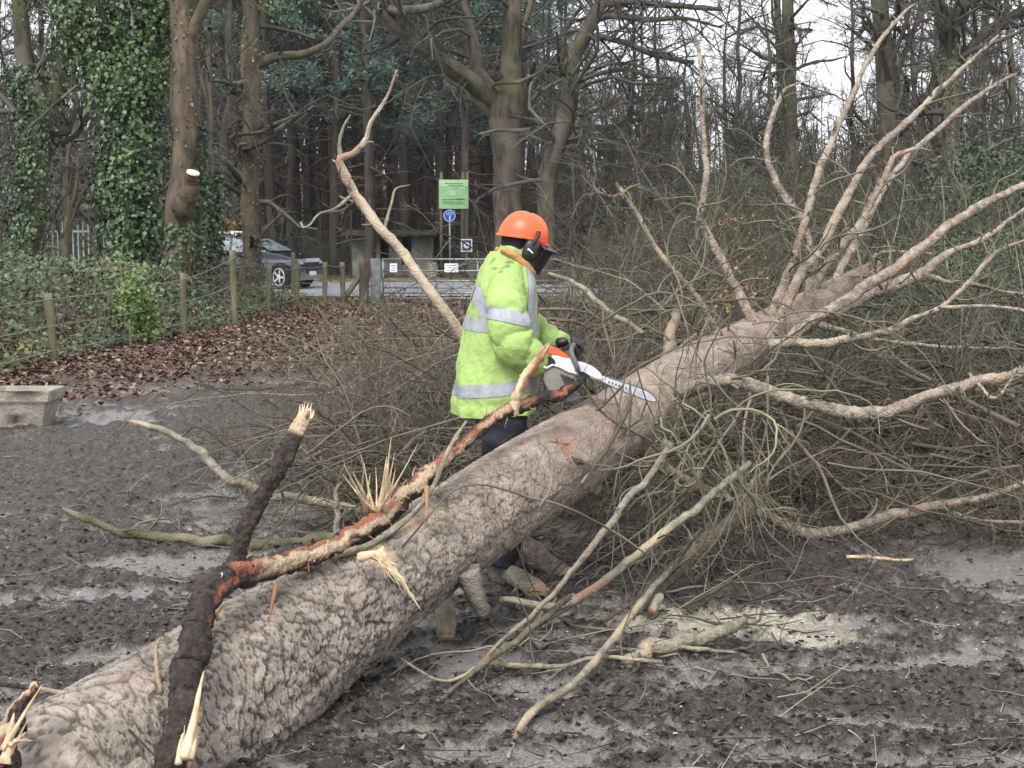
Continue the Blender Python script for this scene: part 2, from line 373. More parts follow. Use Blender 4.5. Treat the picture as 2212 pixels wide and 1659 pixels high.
def build_ground():
    ys = np.concatenate([np.linspace(-40, 2.6, 12)[:-1], 1.68/np.linspace(1.68/2.6, 1.68/26, 430), np.geomspace(26.3, 420, 50)])
    tt = np.concatenate([-1 - np.geomspace(.02, 1, 14)[::-1], np.linspace(-1, 1, 390), 1 + np.geomspace(.02, 1, 14)])
    Y, T = np.meshgrid(ys, tt, indexing='ij')
    W = np.clip(Y, 3, 60)*.40 + .3
    X = np.where(np.abs(T) <= 1, T*W, np.sign(T)*(W + (np.abs(T)-1)*(300-W)))
    Z = ground_h(X, Y)
    n, k = Y.shape; idx = np.arange(n*k).reshape(n, k)
    Q = np.stack([idx[:-1, :-1], idx[:-1, 1:], idx[1:, 1:], idx[1:, :-1]], -1).reshape(-1, 4)
    near = 1 - sstep(15, 22, Y)
    d = dark_mask(X, Y); pale = (1-d)*near
    lf = np.maximum(leaf_mask(X, Y), sstep(20, 26, Y)*.9)
    saw = ell(X, Y, [(1600, 1350, 290, 30), (1750, 1380, 140, 20), (1450, 1350, 180, 28)])*(.35+1.1*fbm(X*14, Y*18, 0, 3, 77))
    C = np.stack([pale, lf, np.clip(saw*1.15-.1, 0, 1)], -1).reshape(-1, 3)
    me = np_mesh('ground', np.stack([X, Y, Z], -1).reshape(-1, 3), Q, None, C)
    m = bpy.data.materials.new('churned_mud'); m.use_nodes = True; N = m.node_tree.nodes; L = m.node_tree.links; bs = N['Principled BSDF']
    at = N.new('ShaderNodeAttribute'); at.attribute_name = 'tint'; sp = N.new('ShaderNodeSeparateColor'); L.new(at.outputs['Color'], sp.inputs[0])
    tc = N.new('ShaderNodeTexCoord')
    def noise(s, det=6, r=.6):
        n_ = N.new('ShaderNodeTexNoise'); n_.inputs['Scale'].default_value = s; n_.inputs['Detail'].default_value = det; n_.inputs['Roughness'].default_value = r
        L.new(tc.outputs['Object'], n_.inputs['Vector']); return n_.outputs['Fac']
    def ramp(s, a, b):
        r = N.new('ShaderNodeMapRange'); r.inputs[1].default_value = a; r.inputs[2].default_value = b; L.new(s, r.inputs[0]); return r.outputs[0]
    def mix(f, a, b, mode='MIX'):
        x = N.new('ShaderNodeMix'); x.data_type = 'RGBA'; x.blend_type = mode
        for sock, val in ((x.inputs['Factor'], f), (x.inputs['A'], a), (x.inputs['B'], b)):
            if hasattr(val, 'links'): L.new(val, sock)
            elif isinstance(val, (int, float)): sock.default_value = val
            else: sock.default_value = (*val, 1)
        return x.outputs['Result']
    f = noise(26, 8, .7)
    palec = mix(ramp(noise(75, 8, .75), .36, .62), (.120, .110, .104), (.345, .325, .312))  # pale mud, with its wet sheen partly painted into the lighter tone
    darkc = mix(ramp(noise(40), .35, .65), (.020, .015, .012), (.085, .068, .057))
    mm = N.new('ShaderNodeMath'); mm.operation = 'ADD'; L.new(sp.outputs[0], mm.inputs[0])
    m2 = N.new('ShaderNodeMath'); m2.operation = 'MULTIPLY_ADD'; L.new(noise(18, 5, .7), m2.inputs[0]); m2.inputs[1].default_value = 2.4; m2.inputs[2].default_value = -1.2
    L.new(m2.outputs[0], mm.inputs[1])
    c = mix(ramp(mm.outputs[0], .05, .95), darkc, palec)
    c = mix(ramp(noise(95, 6, .8), .56, .66), c, (.036, .030, .028)); c = mix(ramp(noise(33, 8, .75), .57, .70), c, (.055, .046, .044))
    c = mix(sp.outputs[1], c, mix(ramp(noise(7), .4, .6), (.12, .075, .052), (.065, .043, .033)))
    sw = N.new('ShaderNodeMath'); sw.operation = 'MULTIPLY_ADD'; L.new(noise(55, 8, .8), sw.inputs[0]); sw.inputs[1].default_value = 1.5; sw.inputs[2].default_value = -.72
    sa = N.new('ShaderNodeMath'); sa.operation = 'ADD'; L.new(sw.outputs[0], sa.inputs[0]); L.new(sp.outputs[2], sa.inputs[1])
    c = mix(ramp(sa.outputs[0], .32, .8), c, mix(ramp(noise(120), .4, .6), (.62, .57, .45), (.40, .36, .28)))
    # small pale specks scattered in patches
    vz = N.new('ShaderNodeTexVoronoi'); vz.inputs['Scale'].default_value = 38; L.new(tc.outputs['Object'], vz.inputs['Vector'])
    spk = ramp(vz.outputs['Distance'], .17, .10)
    mk = N.new('ShaderNodeMath'); mk.operation = 'MULTIPLY'; L.new(spk, mk.inputs[0]); L.new(ramp(noise(3), .5, .62), mk.inputs[1])
    c = mix(mk.outputs[0], c, (.42, .38, .34))
    L.new(c, bs.inputs['Base Color'])
    rr = N.new('ShaderNodeMapRange'); rr.inputs[3].default_value = .62; rr.inputs[4].default_value = .36; L.new(mm.outputs[0], rr.inputs[0]); L.new(rr.outputs[0], bs.inputs['Roughness'])
    bs.inputs['Specular IOR Level'].default_value = .45
    b = N.new('ShaderNodeBump'); b.inputs['Strength'].default_value = 1.0; b.inputs['Distance'].default_value = .02; L.new(noise(60, 8, .7), b.inputs['Height']); L.new(b.outputs[0], bs.inputs['Normal'])
    o = link('ground', me, m); props(o, kind='structure')
build_ground()

def clods(name, n, ymax, size, matl, label, dens, flat=.6, g=0.0, b=0.0, lift=.3, smooth=False):
    """n small lumps strewn by density, one mesh"""
    base = np.array([[1, 0, 0], [-.5, .87, 0], [-.5, -.87, 0], [.5, .8, .55], [-1, 0, .5], [.45, -.85, .6], [0, 0, 1.1]]) * .95; F = np.array([[0, 1, 3], [1, 4, 3], [1, 2, 4], [2, 5, 4], [2, 0, 5], [0, 3, 5], [3, 4, 6], [4, 5, 6], [5, 3, 6]])
    iv = rng.random(n*3); y = 1.68/(1.68/3.6 + (1.68/ymax - 1.68/3.6)*iv); x = (rng.random(n*3)*2-1)*(y*.40)
    keepm = rng.random(n*3) < dens(x, y); x, y = x[keepm][:n], y[keepm][:n]; n = len(x)
    s = size[0] + (size[1]-size[0])*rng.random(n)**2.5
    V = base[None]*(1 + .33*rng.normal(size=(n, 7, 1)))
    sc3 = np.stack([s*(.7+.8*rng.random(n)), s*(.6+.6*rng.random(n)), s*flat*(.6+.6*rng.random(n))], 1)
    V = V*sc3[:, None]; a = rng.random(n)*6.28; ca, sa = np.cos(a), np.sin(a)
    X = V[..., 0]*ca[:, None] - V[..., 1]*sa[:, None]; Yv = V[..., 0]*sa[:, None] + V[..., 1]*ca[:, None]
    z = ground_h(x, y) + s*flat*.05
    V = np.stack([X + x[:, None], Yv + y[:, None], V[..., 2] + z[:, None]], -1).reshape(-1, 3)
    T = (F[None] + (np.arange(n)*7)[:, None, None]).reshape(-1, 3)
    C = np.repeat(np.stack([rng.random(n), g*(rng.random(n) < .35), b*np.ones(n)], 1), 7, 0)
    o = link(name, np_mesh(name, V, None, T, C, smooth), matl); props(o, label, kind='stuff'); return o
clods('mud_clods', 30000, 14, (.003, .015), M['clod'], 'dark crumbly mud clods over the churned ground', lambda x, y: .10 + .90*dark_mask(x, y)**1.3, g=.9, smooth=True)
clods('wood_chips', 3500, 15, (.002, .008), M['chip'], 'small pale wood chips and stones strewn on the mud', lambda x, y: .25 + .5*(1-dark_mask(x, y)), flat=.35)
clods('sawdust', 4500, 9, (.003, .009), M['chip'], 'pale yellow sawdust on the ground right of the trunk', lambda x, y: ell(x, y, [(1600, 1350, 300, 30), (1750, 1380, 140, 20), (1450, 1350, 180, 28)])**1.2*.9, flat=.5, b=.8)

def leaf_litter():
    b = Bag(); n = 46000
    y = 11 + 30*rng.random(n)**1.35; x = -8.0 + 9.5*rng.random(n) + (rng.random(n)-.5)*2
    k = rng.random(n) < leaf_mask(x, y)*np.clip(1.35-(x+5)/5.5, .12, 1); x, y = x[k], y[k]; n = len(x)
    p = np.stack([x, y, ground_h(x, y) + .012 + .03*rng.random(n)], 1)
    d = rdir(n); d[:, 2] *= .35; nn = rdir(n)*.45 + [0, 0, 1]
    t = np.stack([rng.random(n), (rng.random(n) < .16)*1., (rng.random(n) < .25)*.9], 1)
    k = (y < 35.8); p, d, nn, t = p[k], d[k], nn[k], t[k]; n = len(p)
    b.leaves(p, d, nn, .055+.06*rng.random(n), .04+.045*rng.random(n), t, .3)
    # a few on the mud near the camera
    n = 260; y = 4.2+9*rng.random(n); x = (rng.random(n)*2-1)*y*.38
    p = np.stack([x, y, ground_h(x, y)+.012], 1); d = rdir(n); d[:, 2] *= .2
    b.leaves(p, d, rdir(n)*.4+[0, 0, 1], .03+.03*rng.random(n), .02+.02*rng.random(n), np.stack([rng.random(n), (rng.random(n) < .3)*1., (rng.random(n) < .3)*1.], 1), .3)
    o = link('leaf_litter', b.mesh('leaf_litter', False), M['deadleaf']); props(o, 'brown fallen leaves carpeting the ground below the wire fence', kind='stuff')
leaf_litter()
def litter_sticks():
    b = Bag(); n = 1500; iv = rng.random(n); y = 1.68/(1.68/4 + (1.68/16 - 1.68/4)*iv); x = (rng.random(n)*2-1)*y*.4
    p = np.stack([x, y, ground_h(x, y)+.012], 1); d = rdir(n); d[:, 2] *= .05
    A, r = grow(p, d, .05+.28*rng.random(n)**2, .0015+.0025*rng.random(n), 4, .15)
    A[..., 2] = np.maximum(A[..., 2], ground_h(A[..., 0], A[..., 1])+.004)
    b.tubes(A, r, 3, np.stack([rng.random(n), (rng.random(n) < .4)*1., (rng.random(n) < .3)*1.], 1))
    o = link('small_sticks', b.mesh('small_sticks'), M['twig']); props(o, 'small broken sticks littering the churned mud', kind='stuff')
litter_sticks()

# ------------------------------------------------------------------ road and verge
def sheet(name, x0, x1, y0, y1, z, m, nx=40, ny=6, amp=.0):
    X, Y = np.meshgrid(np.linspace(x0, x1, nx), np.linspace(y0, y1, ny), indexing='ij'); Z = z + amp*(fbm(X, Y, 0, 3, 3)-.5)
    idx = np.arange(nx*ny).reshape(nx, ny); Q = np.stack([idx[:-1, :-1], idx[1:, :-1], idx[1:, 1:], idx[:-1, 1:]], -1).reshape(-1, 4)
    o = link(name, np_mesh(name, np.stack([X, Y, Z], -1).reshape(-1, 3), Q, None, np.zeros((nx*ny, 3))), m); props(o, kind='structure'); return o
sheet('road', -120, 120, 36.2, 46.0, .045, M['tarmac'])
def grass_patch(name, label, boxes, h=(.04, .14), n=5000, dens=None):
    b = Bag()
    for x0, x1, y0, y1, cnt in boxes:
        x = x0+(x1-x0)*rng.random(cnt); y = y0+(y1-y0)*rng.random(cnt); z = ground_h(x, y)
        d = rdir(cnt)*.45 + [0, 0, 1]; s = h[0]+(h[1]-h[0])*rng.random(cnt)
        b.leaves(np.stack([x, y, z-.01], 1), d, rdir(cnt)*[1, 1, .1], s, .02+.02*rng.random(cnt), rng.random(cnt), .05)
    o = link(name, b.mesh(name, False), M['grass']); props(o, label, kind='stuff')
grass_patch('verge_grass', 'yellowish rough grass along the road verges by the gate', [(-9, 4, 46.2, 49, 9000), (-6.5, -2.6, 30, 36, 2200), (-1, 5, 34, 36.1, 1500)])

# ------------------------------------------------------------------ fallen pine
ft_base = P(250, 1640, 4.4)
fallen = empty('fallen_tree', (ft_base[0], ft_base[1], 0), 'big felled pine trunk lying diagonally, with pinkish limbs fanning out at the right', 'fallen tree')
TR = [(-520, 2180, 3.50, 620), (-150, 1960, 3.90, 560), (180, 1735, 4.30, 470), (460, 1530, 4.75, 367), (650, 1388, 5.12, 290), (840, 1245, 5.50, 228), (1005, 1130, 5.98, 197), (1200, 1004, 6.57, 181), (1343, 912, 7.10, 152), (1485, 815, 7.70, 127),
      (1627, 740, 8.40, 104), (1750, 665, 9.05, 72), (1840, 610, 9.6, 46), (1895, 572, 10.0, 22)]
TA, TRr = trace(TR, 1150, lambda n: np.interp(np.linspace(0, 1, n), [0, .05, .62, .93, 1], [0, .12, .52, .92, 1]))
def scar(V, u, v, y, r):
    c = P(u, v, y); return np.exp(-(np.linalg.norm(V - c, axis=-1)/r)**2)
def build_trunk():
    Lt = np.linalg.norm(np.diff(TA, axis=0), axis=1).sum()
    def plates(SS, AA, rr):

        x = SS; y = AA*.22
        wx = (fbm(x*7, AA*2.4, 0, 3, 50)-.5)*.09; wy = (fbm(x*7, AA*2.4, 0, 3, 55)-.5)*.07; dp = np.clip(.45+1.5*(fbm(x*2.2, AA*1.1, 0, 3, 57)-.25), .7, 1.25)
        far = sstep(2.3, 4.2, SS)
        s1 = 31.0
        f1, f2, cid, ox, oy = voro((x+wx)*s1*.60, (y+wy)*s1*.95, 3)
        g1, g2, cid2, gx, gy = voro((x+wx*.8)*s1*1.3, (y+wy)*s1*1.9, 13)
        f1b, f2b, cid3, hx, hy = voro((x+wx*1.4)*s1*.30, (y+wy)*s1*.42, 23)
        rag = (fbm(x*45, y*45, 0, 3, 52)-.5)*.15
        h = sstep(-.01, .10, f2-f1+rag)*.0075 + (cid-.5)*.005 + (ox*(cid-.2)+oy*(.8-cid))*.007 + sstep(-.01, .08, f2b-f1b+rag)*.007 + (cid3-.5)*.007
        h2 = sstep(.0, .16, g2-g1+rag)*.003 + (cid2-.5)*.003 + (gx*.5+gy*.5)*.003
        big = (fbm(x*1.4, AA*1.3, 0, 3, 60)-.5)*.035 + (fbm(x*50, y*50, 0, 3, 62)-.5)*.0025
        h = h*dp*(1-.85*far) + h2*(1-.4*far) + big*(1-.4*far)
        plates.c = (cid*.6 + cid2*.4, 1-np.clip(dp, 0, 1)*(1-np.minimum(sstep(.01, .12, f2-f1+rag), sstep(.0, .10, f2b-f1b+rag))), far)
        return h
    def tint(SS, AA, V):
        cid, crack, far = plates.c
        redm = np.maximum.reduce([scar(V, 1213, 975, 6.42, .055)*1.2, scar(V, 280, 1525, 4.4, .06)*.9, scar(V, 320, 1495, 4.5, .05)*.8, scar(V, 240, 1545, 4.35, .05)*.8])
        paleW = np.maximum.reduce([scar(V, 930, 1090, 5.62, .06), scar(V, 880, 1130, 5.5, .055), scar(V, 700, 1240, 5.2, .04)*.7, scar(V, 520, 1330, 4.7, .05)*.7, scar(V, 815, 1195, 5.28, .05)])
        mot = fbm(SS*22, AA*9, 0, 3, 70)
        r_ = .30 + .5*cid + .35*(mot-.5) + .12*far
        r_ = r_ + .06 - .9*(1-crack)*(1-.7*far)
        gm = np.clip(redm*(.5+mot)*1.1, 0, 1) + far*.22*fbm(SS*3, AA*2, 0, 3, 80)
        return np.stack([np.clip(r_, -.35, 1.15), np.clip(gm, 0, 1), np.clip(paleW*(.3+1.2*mot), 0, 1)], -1)
    V, Q, T, C = loft(TA, TRr, 190, plates, tint, (True, True), (0, 0, 1.))
    o = link('trunk', np_mesh('trunk', V, Q, T, C), M['pine']); keep(o, fallen)
build_trunk()

def rough(amp, sc_=9., seed=0):
    return lambda SS, AA, rr: rr*amp*((fbm(SS*sc_, np.cos(AA)*1.5+3, np.sin(AA)*1.5, 4, seed)-.5)*2) + np.minimum(rr*.2, .006)*(vnoise(SS*110, np.cos(AA)*4+9, np.sin(AA)*4, seed+4)-.5)*2*min(1, sc_/6)
def limb_obj(name, path, m, parent=None, n=60, sides=10, tintf=None, caps=(True, True), label=None, cat=None, amp=.22, twigs=0, ref=None, group=None, twiglen=(.25, .6), trop=(0, 0, -.2), seed=0, kink=1.0, snags=0):
    A, r = trace(path, n)
    s_ = np.linspace(0, 1, n)*len(path)*1.5
    jit = np.stack([fbm(s_*1.3, s_*0+seed+k*11, 0, 3, 90+k)-.5 for k in range(3)], 1); A = A + jit*r[:, None]*1.6*kink*np.minimum(1, np.linspace(0, 6, n))[:, None]
    V, Q, T, C = loft(A, r, sides, (lambda SS, AA, rr: rough(amp, 7, seed)(SS, AA, rr) + rr*.10*(vnoise(SS*28, np.cos(AA)*2+5, np.sin(AA)*2, seed+9)-.5)*2), tintf or None, caps, ref)
    if tintf is None: 
        n1 = fbm(V[:, 0]*9, V[:, 1]*9, V[:, 2]*9, 3, 4+seed)
        C = np.stack([n1, sstep(.56, .66, fbm(V[:, 0]*5, V[:, 1]*5, V[:, 2]*5, 3, 14+seed))*.55, sstep(.58, .7, fbm(V[:, 0]*6, V[:, 1]*6, V[:, 2]*6, 3, 24+seed))*.5], 1)
    o = link(name, np_mesh(name, V, Q, T, C), m)
    if parent is not None: keep(o, parent)
    else:
        props(o, label, cat, group)
        c0 = Vector(A[len(A)//2]); o.data.transform(Matrix.Translation(-c0)); o.location = c0
    if twigs:
        b = Bag(); 
        p1, r1 = spawn(A[None], r[None], twigs, .12, 1, (35, 75), twiglen, None, .42, 8, .2, trop, .3, Ls=1.0, rmin=.0028, decay=.3)
        r1 = np.minimum(r1, .0065)
        p2, r2 = spawn(p1, r1, 4, .15, 1, (25, 60), (.3, .6), None, .55, 5, .16, trop, .35, rmin=.0016)
        p3, r3 = spawn(p2, r2, 2, .2, 1, (25, 60), (.3, .6), None, .6, 4, .18, trop, .4, rmin=.0013)
        if snags:
            q1, s1 = spawn(A[None], r[None], snags, .05, .95, (45, 85), (.03, .10), None, .4, 3, .1, (0, 0, 0), .7, Ls=1.0, rmin=.004); b.tubes(q1, np.minimum(s1, .010), 6, np.stack([rng.random(snags), .6*rng.random(snags), 0*s1[:, 0]], 1), True)
        for pp, rr_, sd_ in ((p1, r1, 4), (p2, r2, 3), (p3, r3, 3)):
            b.tubes(pp, rr_, sd_, np.stack([rng.random(len(pp)), rng.random(len(pp))*.55, (rng.random(len(pp)) < .2)*.6], 1))
        me = b.mesh('twigs'); t = link('twigs', me, M['twig'])
        if parent is not None: keep(t, parent)
        else: t.parent = o; t.data.transform(Matrix.Translation(-Vector(A[len(A)//2])))
        t['kind'] = 'stuff'
    return o, A, r
LIMBS = [
 ([(1640, 715, 8.3, 34), (1600, 640, 8.4, 26), (1574, 590, 8.4, 23), (1524, 497, 8.45, 20), (1513, 460, 8.4, 19), (1526, 378, 8.4, 17), (1520, 288, 8.5, 15), (1516, 180, 8.5, 13), (1509, 108, 8.6, 10), (1500, 79, 8.6, 7)], 13),
 ([(1735, 680, 8.8, 34), (1756, 590, 8.8, 26), (1752, 540, 8.8, 23), (1729, 468, 8.8, 20), (1700, 432, 8.8, 19), (1668, 374, 8.8, 18), (1653, 324, 8.8, 17), (1664, 270, 8.9, 15), (1684, 216, 9, 11), (1700, 190, 9, 7), (1752, 172, 9.1, 3)], 12),
 ([(1660, 705, 8.5, 36), (1704, 590, 8.5, 25), (1722, 533, 8.5, 23), (1740, 479, 8.5, 22), (1761, 389, 8.6, 20), (1790, 324, 8.7, 18), (1812, 266, 8.8, 16), (1844, 202, 8.9, 15), (1869, 144, 9, 13), (1912, 72, 9.1, 11), (1952, 29, 9.2, 8), (1976, 8, 9.2, 4)], 10),
 ([(1670, 720, 8.35, 34), (1732, 590, 8.35, 25), (1776, 533, 8.4, 24), (1801, 482, 8.4, 24), (1830, 425, 8.4, 22), (1876, 342, 8.5, 20), (1948, 274, 8.6, 18), (2006, 216, 8.7, 15), (2056, 169, 8.8, 13), (2107, 122, 8.9, 11), (2157, 76, 9, 5)], 12),
 ([(1745, 690, 9.1, 32), (1768, 600, 9.1, 25), (1812, 540, 9.2, 24), (1848, 497, 9.3, 22), (1880, 439, 9.4, 20), (1912, 382, 9.5, 17), (1930, 342, 9.6, 15), (1977, 322, 9.7, 10), (2010, 325, 9.8, 4)], 9),
 ([(1790, 660, 9.3, 28), (1808, 595, 9.5, 22), (1850, 520, 9.7, 20), (1900, 420, 10.2, 18), (1960, 340, 10.6, 16), (2020, 285, 10.9, 15), (2070, 240, 11.1, 14), (2130, 195, 11.3, 12), (2195, 160, 11.5, 7)], 8),
 ([(1700, 742, 8.1, 40), (1740, 704, 8.1, 32), (1822, 653, 8.15, 30), (1891, 606, 8.2, 29), (1956, 563, 8.25, 28), (2028, 504, 8.3, 26), (2100, 454, 8.4, 24), (2157, 425, 8.5, 21), (2212, 400, 8.6, 19), (2330, 350, 8.8, 14), (2450, 300, 9, 8)], 7),
 ([(1800, 680, 9.2, 44), (1840, 653, 9.2, 38), (1920, 617, 9.25, 36), (1992, 588, 9.3, 32), (2030, 558, 9.4, 22), (2063, 540, 9.5, 17), (2117, 518, 9.6, 15), (2172, 482, 9.7, 11), (2240, 430, 9.9, 5)], 9),
 ([(1985, 592, 9.28, 22), (2020, 600, 9.3, 15), (2049, 610, 9.35, 12), (2100, 613, 9.5, 10), (2170, 630, 9.6, 8), (2260, 640, 9.8, 4)], 8),
 ([(1660, 745, 7.9, 30), (1714, 740, 7.9, 24), (1776, 743, 7.85, 23), (1848, 729, 7.8, 22), (1927, 711, 7.8, 18), (1977, 686, 7.8, 14), (2035, 662, 7.8, 13), (2100, 603, 7.9, 13), (2136, 560, 8, 12), (2172, 534, 8.1, 9), (2240, 510, 8.2, 5)], 9),
 ([(2028, 664, 7.8, 9), (2100, 662, 7.7, 10), (2164, 664, 7.7, 9), (2230, 674, 7.6, 8), (2330, 690, 7.6, 4)], 4),
 ([(1770, 700, 8.6, 20), (1820, 715, 8.6, 14), (1900, 735, 8.7, 11), (1960, 742, 8.9, 10), (2050, 750, 9.1, 9), (2180, 752, 9.4, 5)], 7),
 ([(1440, 860, 7.35, 46), (1495, 840, 7.15, 40), (1567, 821, 7.05, 36), (1625, 830, 7.0, 34), (1704, 862, 6.95, 33), (1776, 880, 6.9, 33), (1884, 891, 6.9, 34), (1938, 884, 6.9, 33), (2028, 848, 6.9, 31), (2110, 824, 6.95, 29), (2212, 805, 7, 27), (2340, 770, 7.1, 22), (2500, 740, 7.2, 12)], 14),
 ([(1360, 950, 7.05, 50), (1410, 985, 7.1, 40), (1470, 1035, 7.2, 34), (1578, 1082, 7.45, 32), (1668, 1121, 7.65, 30), (1722, 1147, 7.75, 30), (1776, 1155, 7.8, 29), (1848, 1137, 7.8, 30), (1956, 1108, 7.8, 32), (2046, 1087, 7.8, 24), (2136, 1072, 7.8, 18), (2212, 1044, 7.8, 15), (2330, 1000, 7.9, 7)], 14),
 ([(2030, 1092, 7.8, 16), (2064, 1110, 7.75, 12), (2115, 1123, 7.7, 9), (2212, 1128, 7.7, 9), (2300, 1126, 7.7, 5)], 4),
 ([(1590, 775, 7.9, 26), (1545, 710, 8.0, 20), (1504, 642, 7.95, 16), (1449, 577, 7.9, 14), (1410, 523, 7.9, 12), (1374, 458, 7.9, 12), (1342, 410, 7.9, 10), (1330, 395, 7.9, 6)], 8),
 ([(1346, 417, 7.9, 8), (1362, 405, 7.85, 8), (1382, 398, 7.8, 4)], 2),
 ([(1352, 418, 7.9, 8), (1320, 424, 7.9, 7), (1290, 412, 7.9, 6), (1276, 380, 7.9, 3)], 3),
 ([(1915, 625, 9.3, 18), (1890, 600, 9.4, 15), (1884, 565, 9.4, 14), (1900, 547, 9.4, 12), (1950, 545, 9.5, 9), (2010, 548, 9.6, 5)], 4),
 ([(2110, 825, 6.95, 8), (2150, 860, 6.8, 9), (2205, 790, 6.8, 4)], 3),
]
for i, (pth, tw) in enumerate(LIMBS):
    pth = [(a_, b_, c_, w_*.8) for a_, b_, c_, w_ in pth]
    limb_obj('branch', pth, M['limb'] if i not in (15, 16, 17) else M['palelimb'], fallen, 200, 14, twigs=int(tw*1.3)+1, kink=.5, snags=12, trop=(0, 0, .05), seed=i*3, twiglen=(.15, .6))
# knots and cut stubs on the trunk
def stub(path, n=14, m='pine', parent=None, endmat='endgrain', label=None, cat=None, amp=.25, endsides=14, name='branch_stub'):
    A, r = trace(path, n); V, Q, T, C = loft(A, r, endsides, rough(amp, 9, len(path)), None, (True, True))
    nQ, nT = len(Q), len(T); mi = np.zeros(nQ+nT, int); mi[nQ + nT//2:] = 1
    o = link(name, np_mesh(name, V, Q, T, C, mi=mi), [M[m], M[endmat]])
    if parent is not None: keep(o, parent)
    else: props(o, label, cat); c0 = Vector(A.mean(0)); o.data.transform(Matrix.Translation(-c0)); o.location = c0
    return o
stub([(1235, 985, 6.42, 34), (1262, 992, 6.34, 22), (1268, 1000, 6.33, 16)], parent=fallen, endmat='torn')
stub([(1275, 1035, 6.7, 60), (1285, 1062, 6.7, 34), (1288, 1072, 6.7, 14)], parent=fallen, endmat='pine')
stub([(1010, 1230, 5.6, 60), (1030, 1290, 5.62, 40), (1045, 1325, 5.65, 34)], parent=fallen, endmat='pine')
stub([(1350, 1040, 7.0, 40), (1405, 1000, 6.95, 24), (1440, 955, 6.9, 15)], parent=fallen, endmat='pine')

# ------------------------------------------------------------------ dark broken branch lying along the trunk
def strip_tint(ranges, seed=0, reds=()):
    """ranges: (u0,u1,centre angle deg,half width deg,amount) along the normalised length"""
    def f(SS, AA, V):
        u = SS / SS.max(); m = np.zeros_like(u); e = np.zeros_like(u); nz = fbm(SS*30, AA*2.2, 0, 4, seed+1)-.5; nz2 = fbm(SS*10, AA*1.2, 0, 3, seed+6)-.5
        for a, b, c, hw, amt in ranges:
            al = sstep(a-.015, a+.015, u + nz2*.03) * (1-sstep(b-.015, b+.015, u + nz2*.03))
            da = np.abs((AA - math.radians(c) + math.pi) % (2*math.pi) - math.pi) / math.radians(hw) + nz*1.5 + nz2*.9
            m = np.maximum(m, al*(1-sstep(.75, .9, da))*amt); e = np.maximum(e, al*(1-sstep(.95, 1.1, da)))
        red = np.clip(e - m, 0, 1)*.8
        for a, b, c, hw in reds:
            al = sstep(a-.01, a+.01, u+nz2*.03)*(1-sstep(b-.01, b+.01, u+nz2*.03))
            da = np.abs((AA - math.radians(c) + math.pi) % (2*math.pi) - math.pi)/math.radians(hw) + nz*1.5
            red = np.maximum(red, al*(1-sstep(.7, 1, da)))
        return np.stack([fbm(SS*26, AA*1.5, 0, 4, seed+2), m*(.85+.3*nz), red*(1-m)], -1)
    return f
dk, DA, DR = limb_obj('broken_branch', [(a_, b_, c_, w_*.84) for a_, b_, c_, w_ in [(345, 1760, 4.0, 100), (372, 1659, 4.08, 98), (390, 1590, 4.15, 92), (405, 1500, 4.27, 82), (422, 1400, 4.42, 78), (440, 1310, 4.58, 72), (468, 1258, 4.68, 72), (520, 1236, 4.80, 70), (600, 1222, 4.95, 58), (690, 1196, 5.12, 50), (770, 1152, 5.3, 50), (830, 1112, 5.45, 50), (890, 1060, 5.6, 50), (945, 1008, 5.76, 40), (1010, 950, 5.95, 34), (1060, 910, 6.1, 34), (1110, 882, 6.22, 34), (1160, 862, 6.3, 32), (1210, 850, 6.36, 30), (1250, 826, 6.4, 18), (1262, 815, 6.42, 6)]],
    M['dark'], None, 420, 26, strip_tint([(-.1, .095, -10, 38, 1), (.335, .50, 25, 50, 1), (.49, .60, 30, 26, .85), (.59, .69, 45, 44, .95), (.69, .77, 15, 28, .85), (.79, .90, 50, 36, .85)], 2,
    reds=[(.19, .212, 10, 20), (.24, .30, 5, 22), (.30, .35, 40, 45), (.40, .60, 75, 34), (.58, .72, 60, 50), (.72, .80, 40, 30), (.79, .91, 55, 45), (.94, .97, 30, 40)]), label='dark broken branch with torn orange bark and pale stripped wood lying along the felled trunk', cat='branch', amp=.27, seed=3, kink=.6, ref=(0, 0, 1.))
dkc = dk.location.copy()
def splinter(base, tip, wpx, yb, yt, parent=None, m='torn', red=0, bend=0, name='splinter'):
    a, b = P(*base, yb), P(*tip, yt); n = 8; t = np.linspace(0, 1, n)[:, None]; A = a*(1-t) + b*t
    sd_ = rdir(1)[0]; A = A + sd_*np.sin(t*3.1)*bend
    r = px(wpx, yb)/2*(1-.92*t[:, 0]**1.4); V, Q, T, C = loft(A, r, 6, rough(.5, 30, random.randrange(99)), lambda SS, AA, V: np.stack([fbm(SS*40, AA, 0, 3, 2), SS*0, SS*0+red], -1), (True, True))
    V = V + 0; c = (A[0]); 
    o = link(name, np_mesh(name, V, Q, T, C, smooth=False), M[m]); keep(o, parent or dk)
def child_limb(name, path, m, tintf=None, n=50, sides=14, amp=.25, caps=(True, True), twigs=0, seed=0, parent=None, kink=.6):
    A, r = trace(path, n); jit = np.stack([fbm(np.linspace(0, 6, n), np.full(n, seed+k*7.), 0, 3, 90+k)-.5 for k in range(3)], 1)
    A = A + jit*r[:, None]*1.2*kink
    V, Q, T, C = loft(A, r, sides, rough(amp, 9, seed), tintf, caps)
    o = link(name, np_mesh(name, V, Q, T, C), m); keep(o, parent or dk); return o, A, r
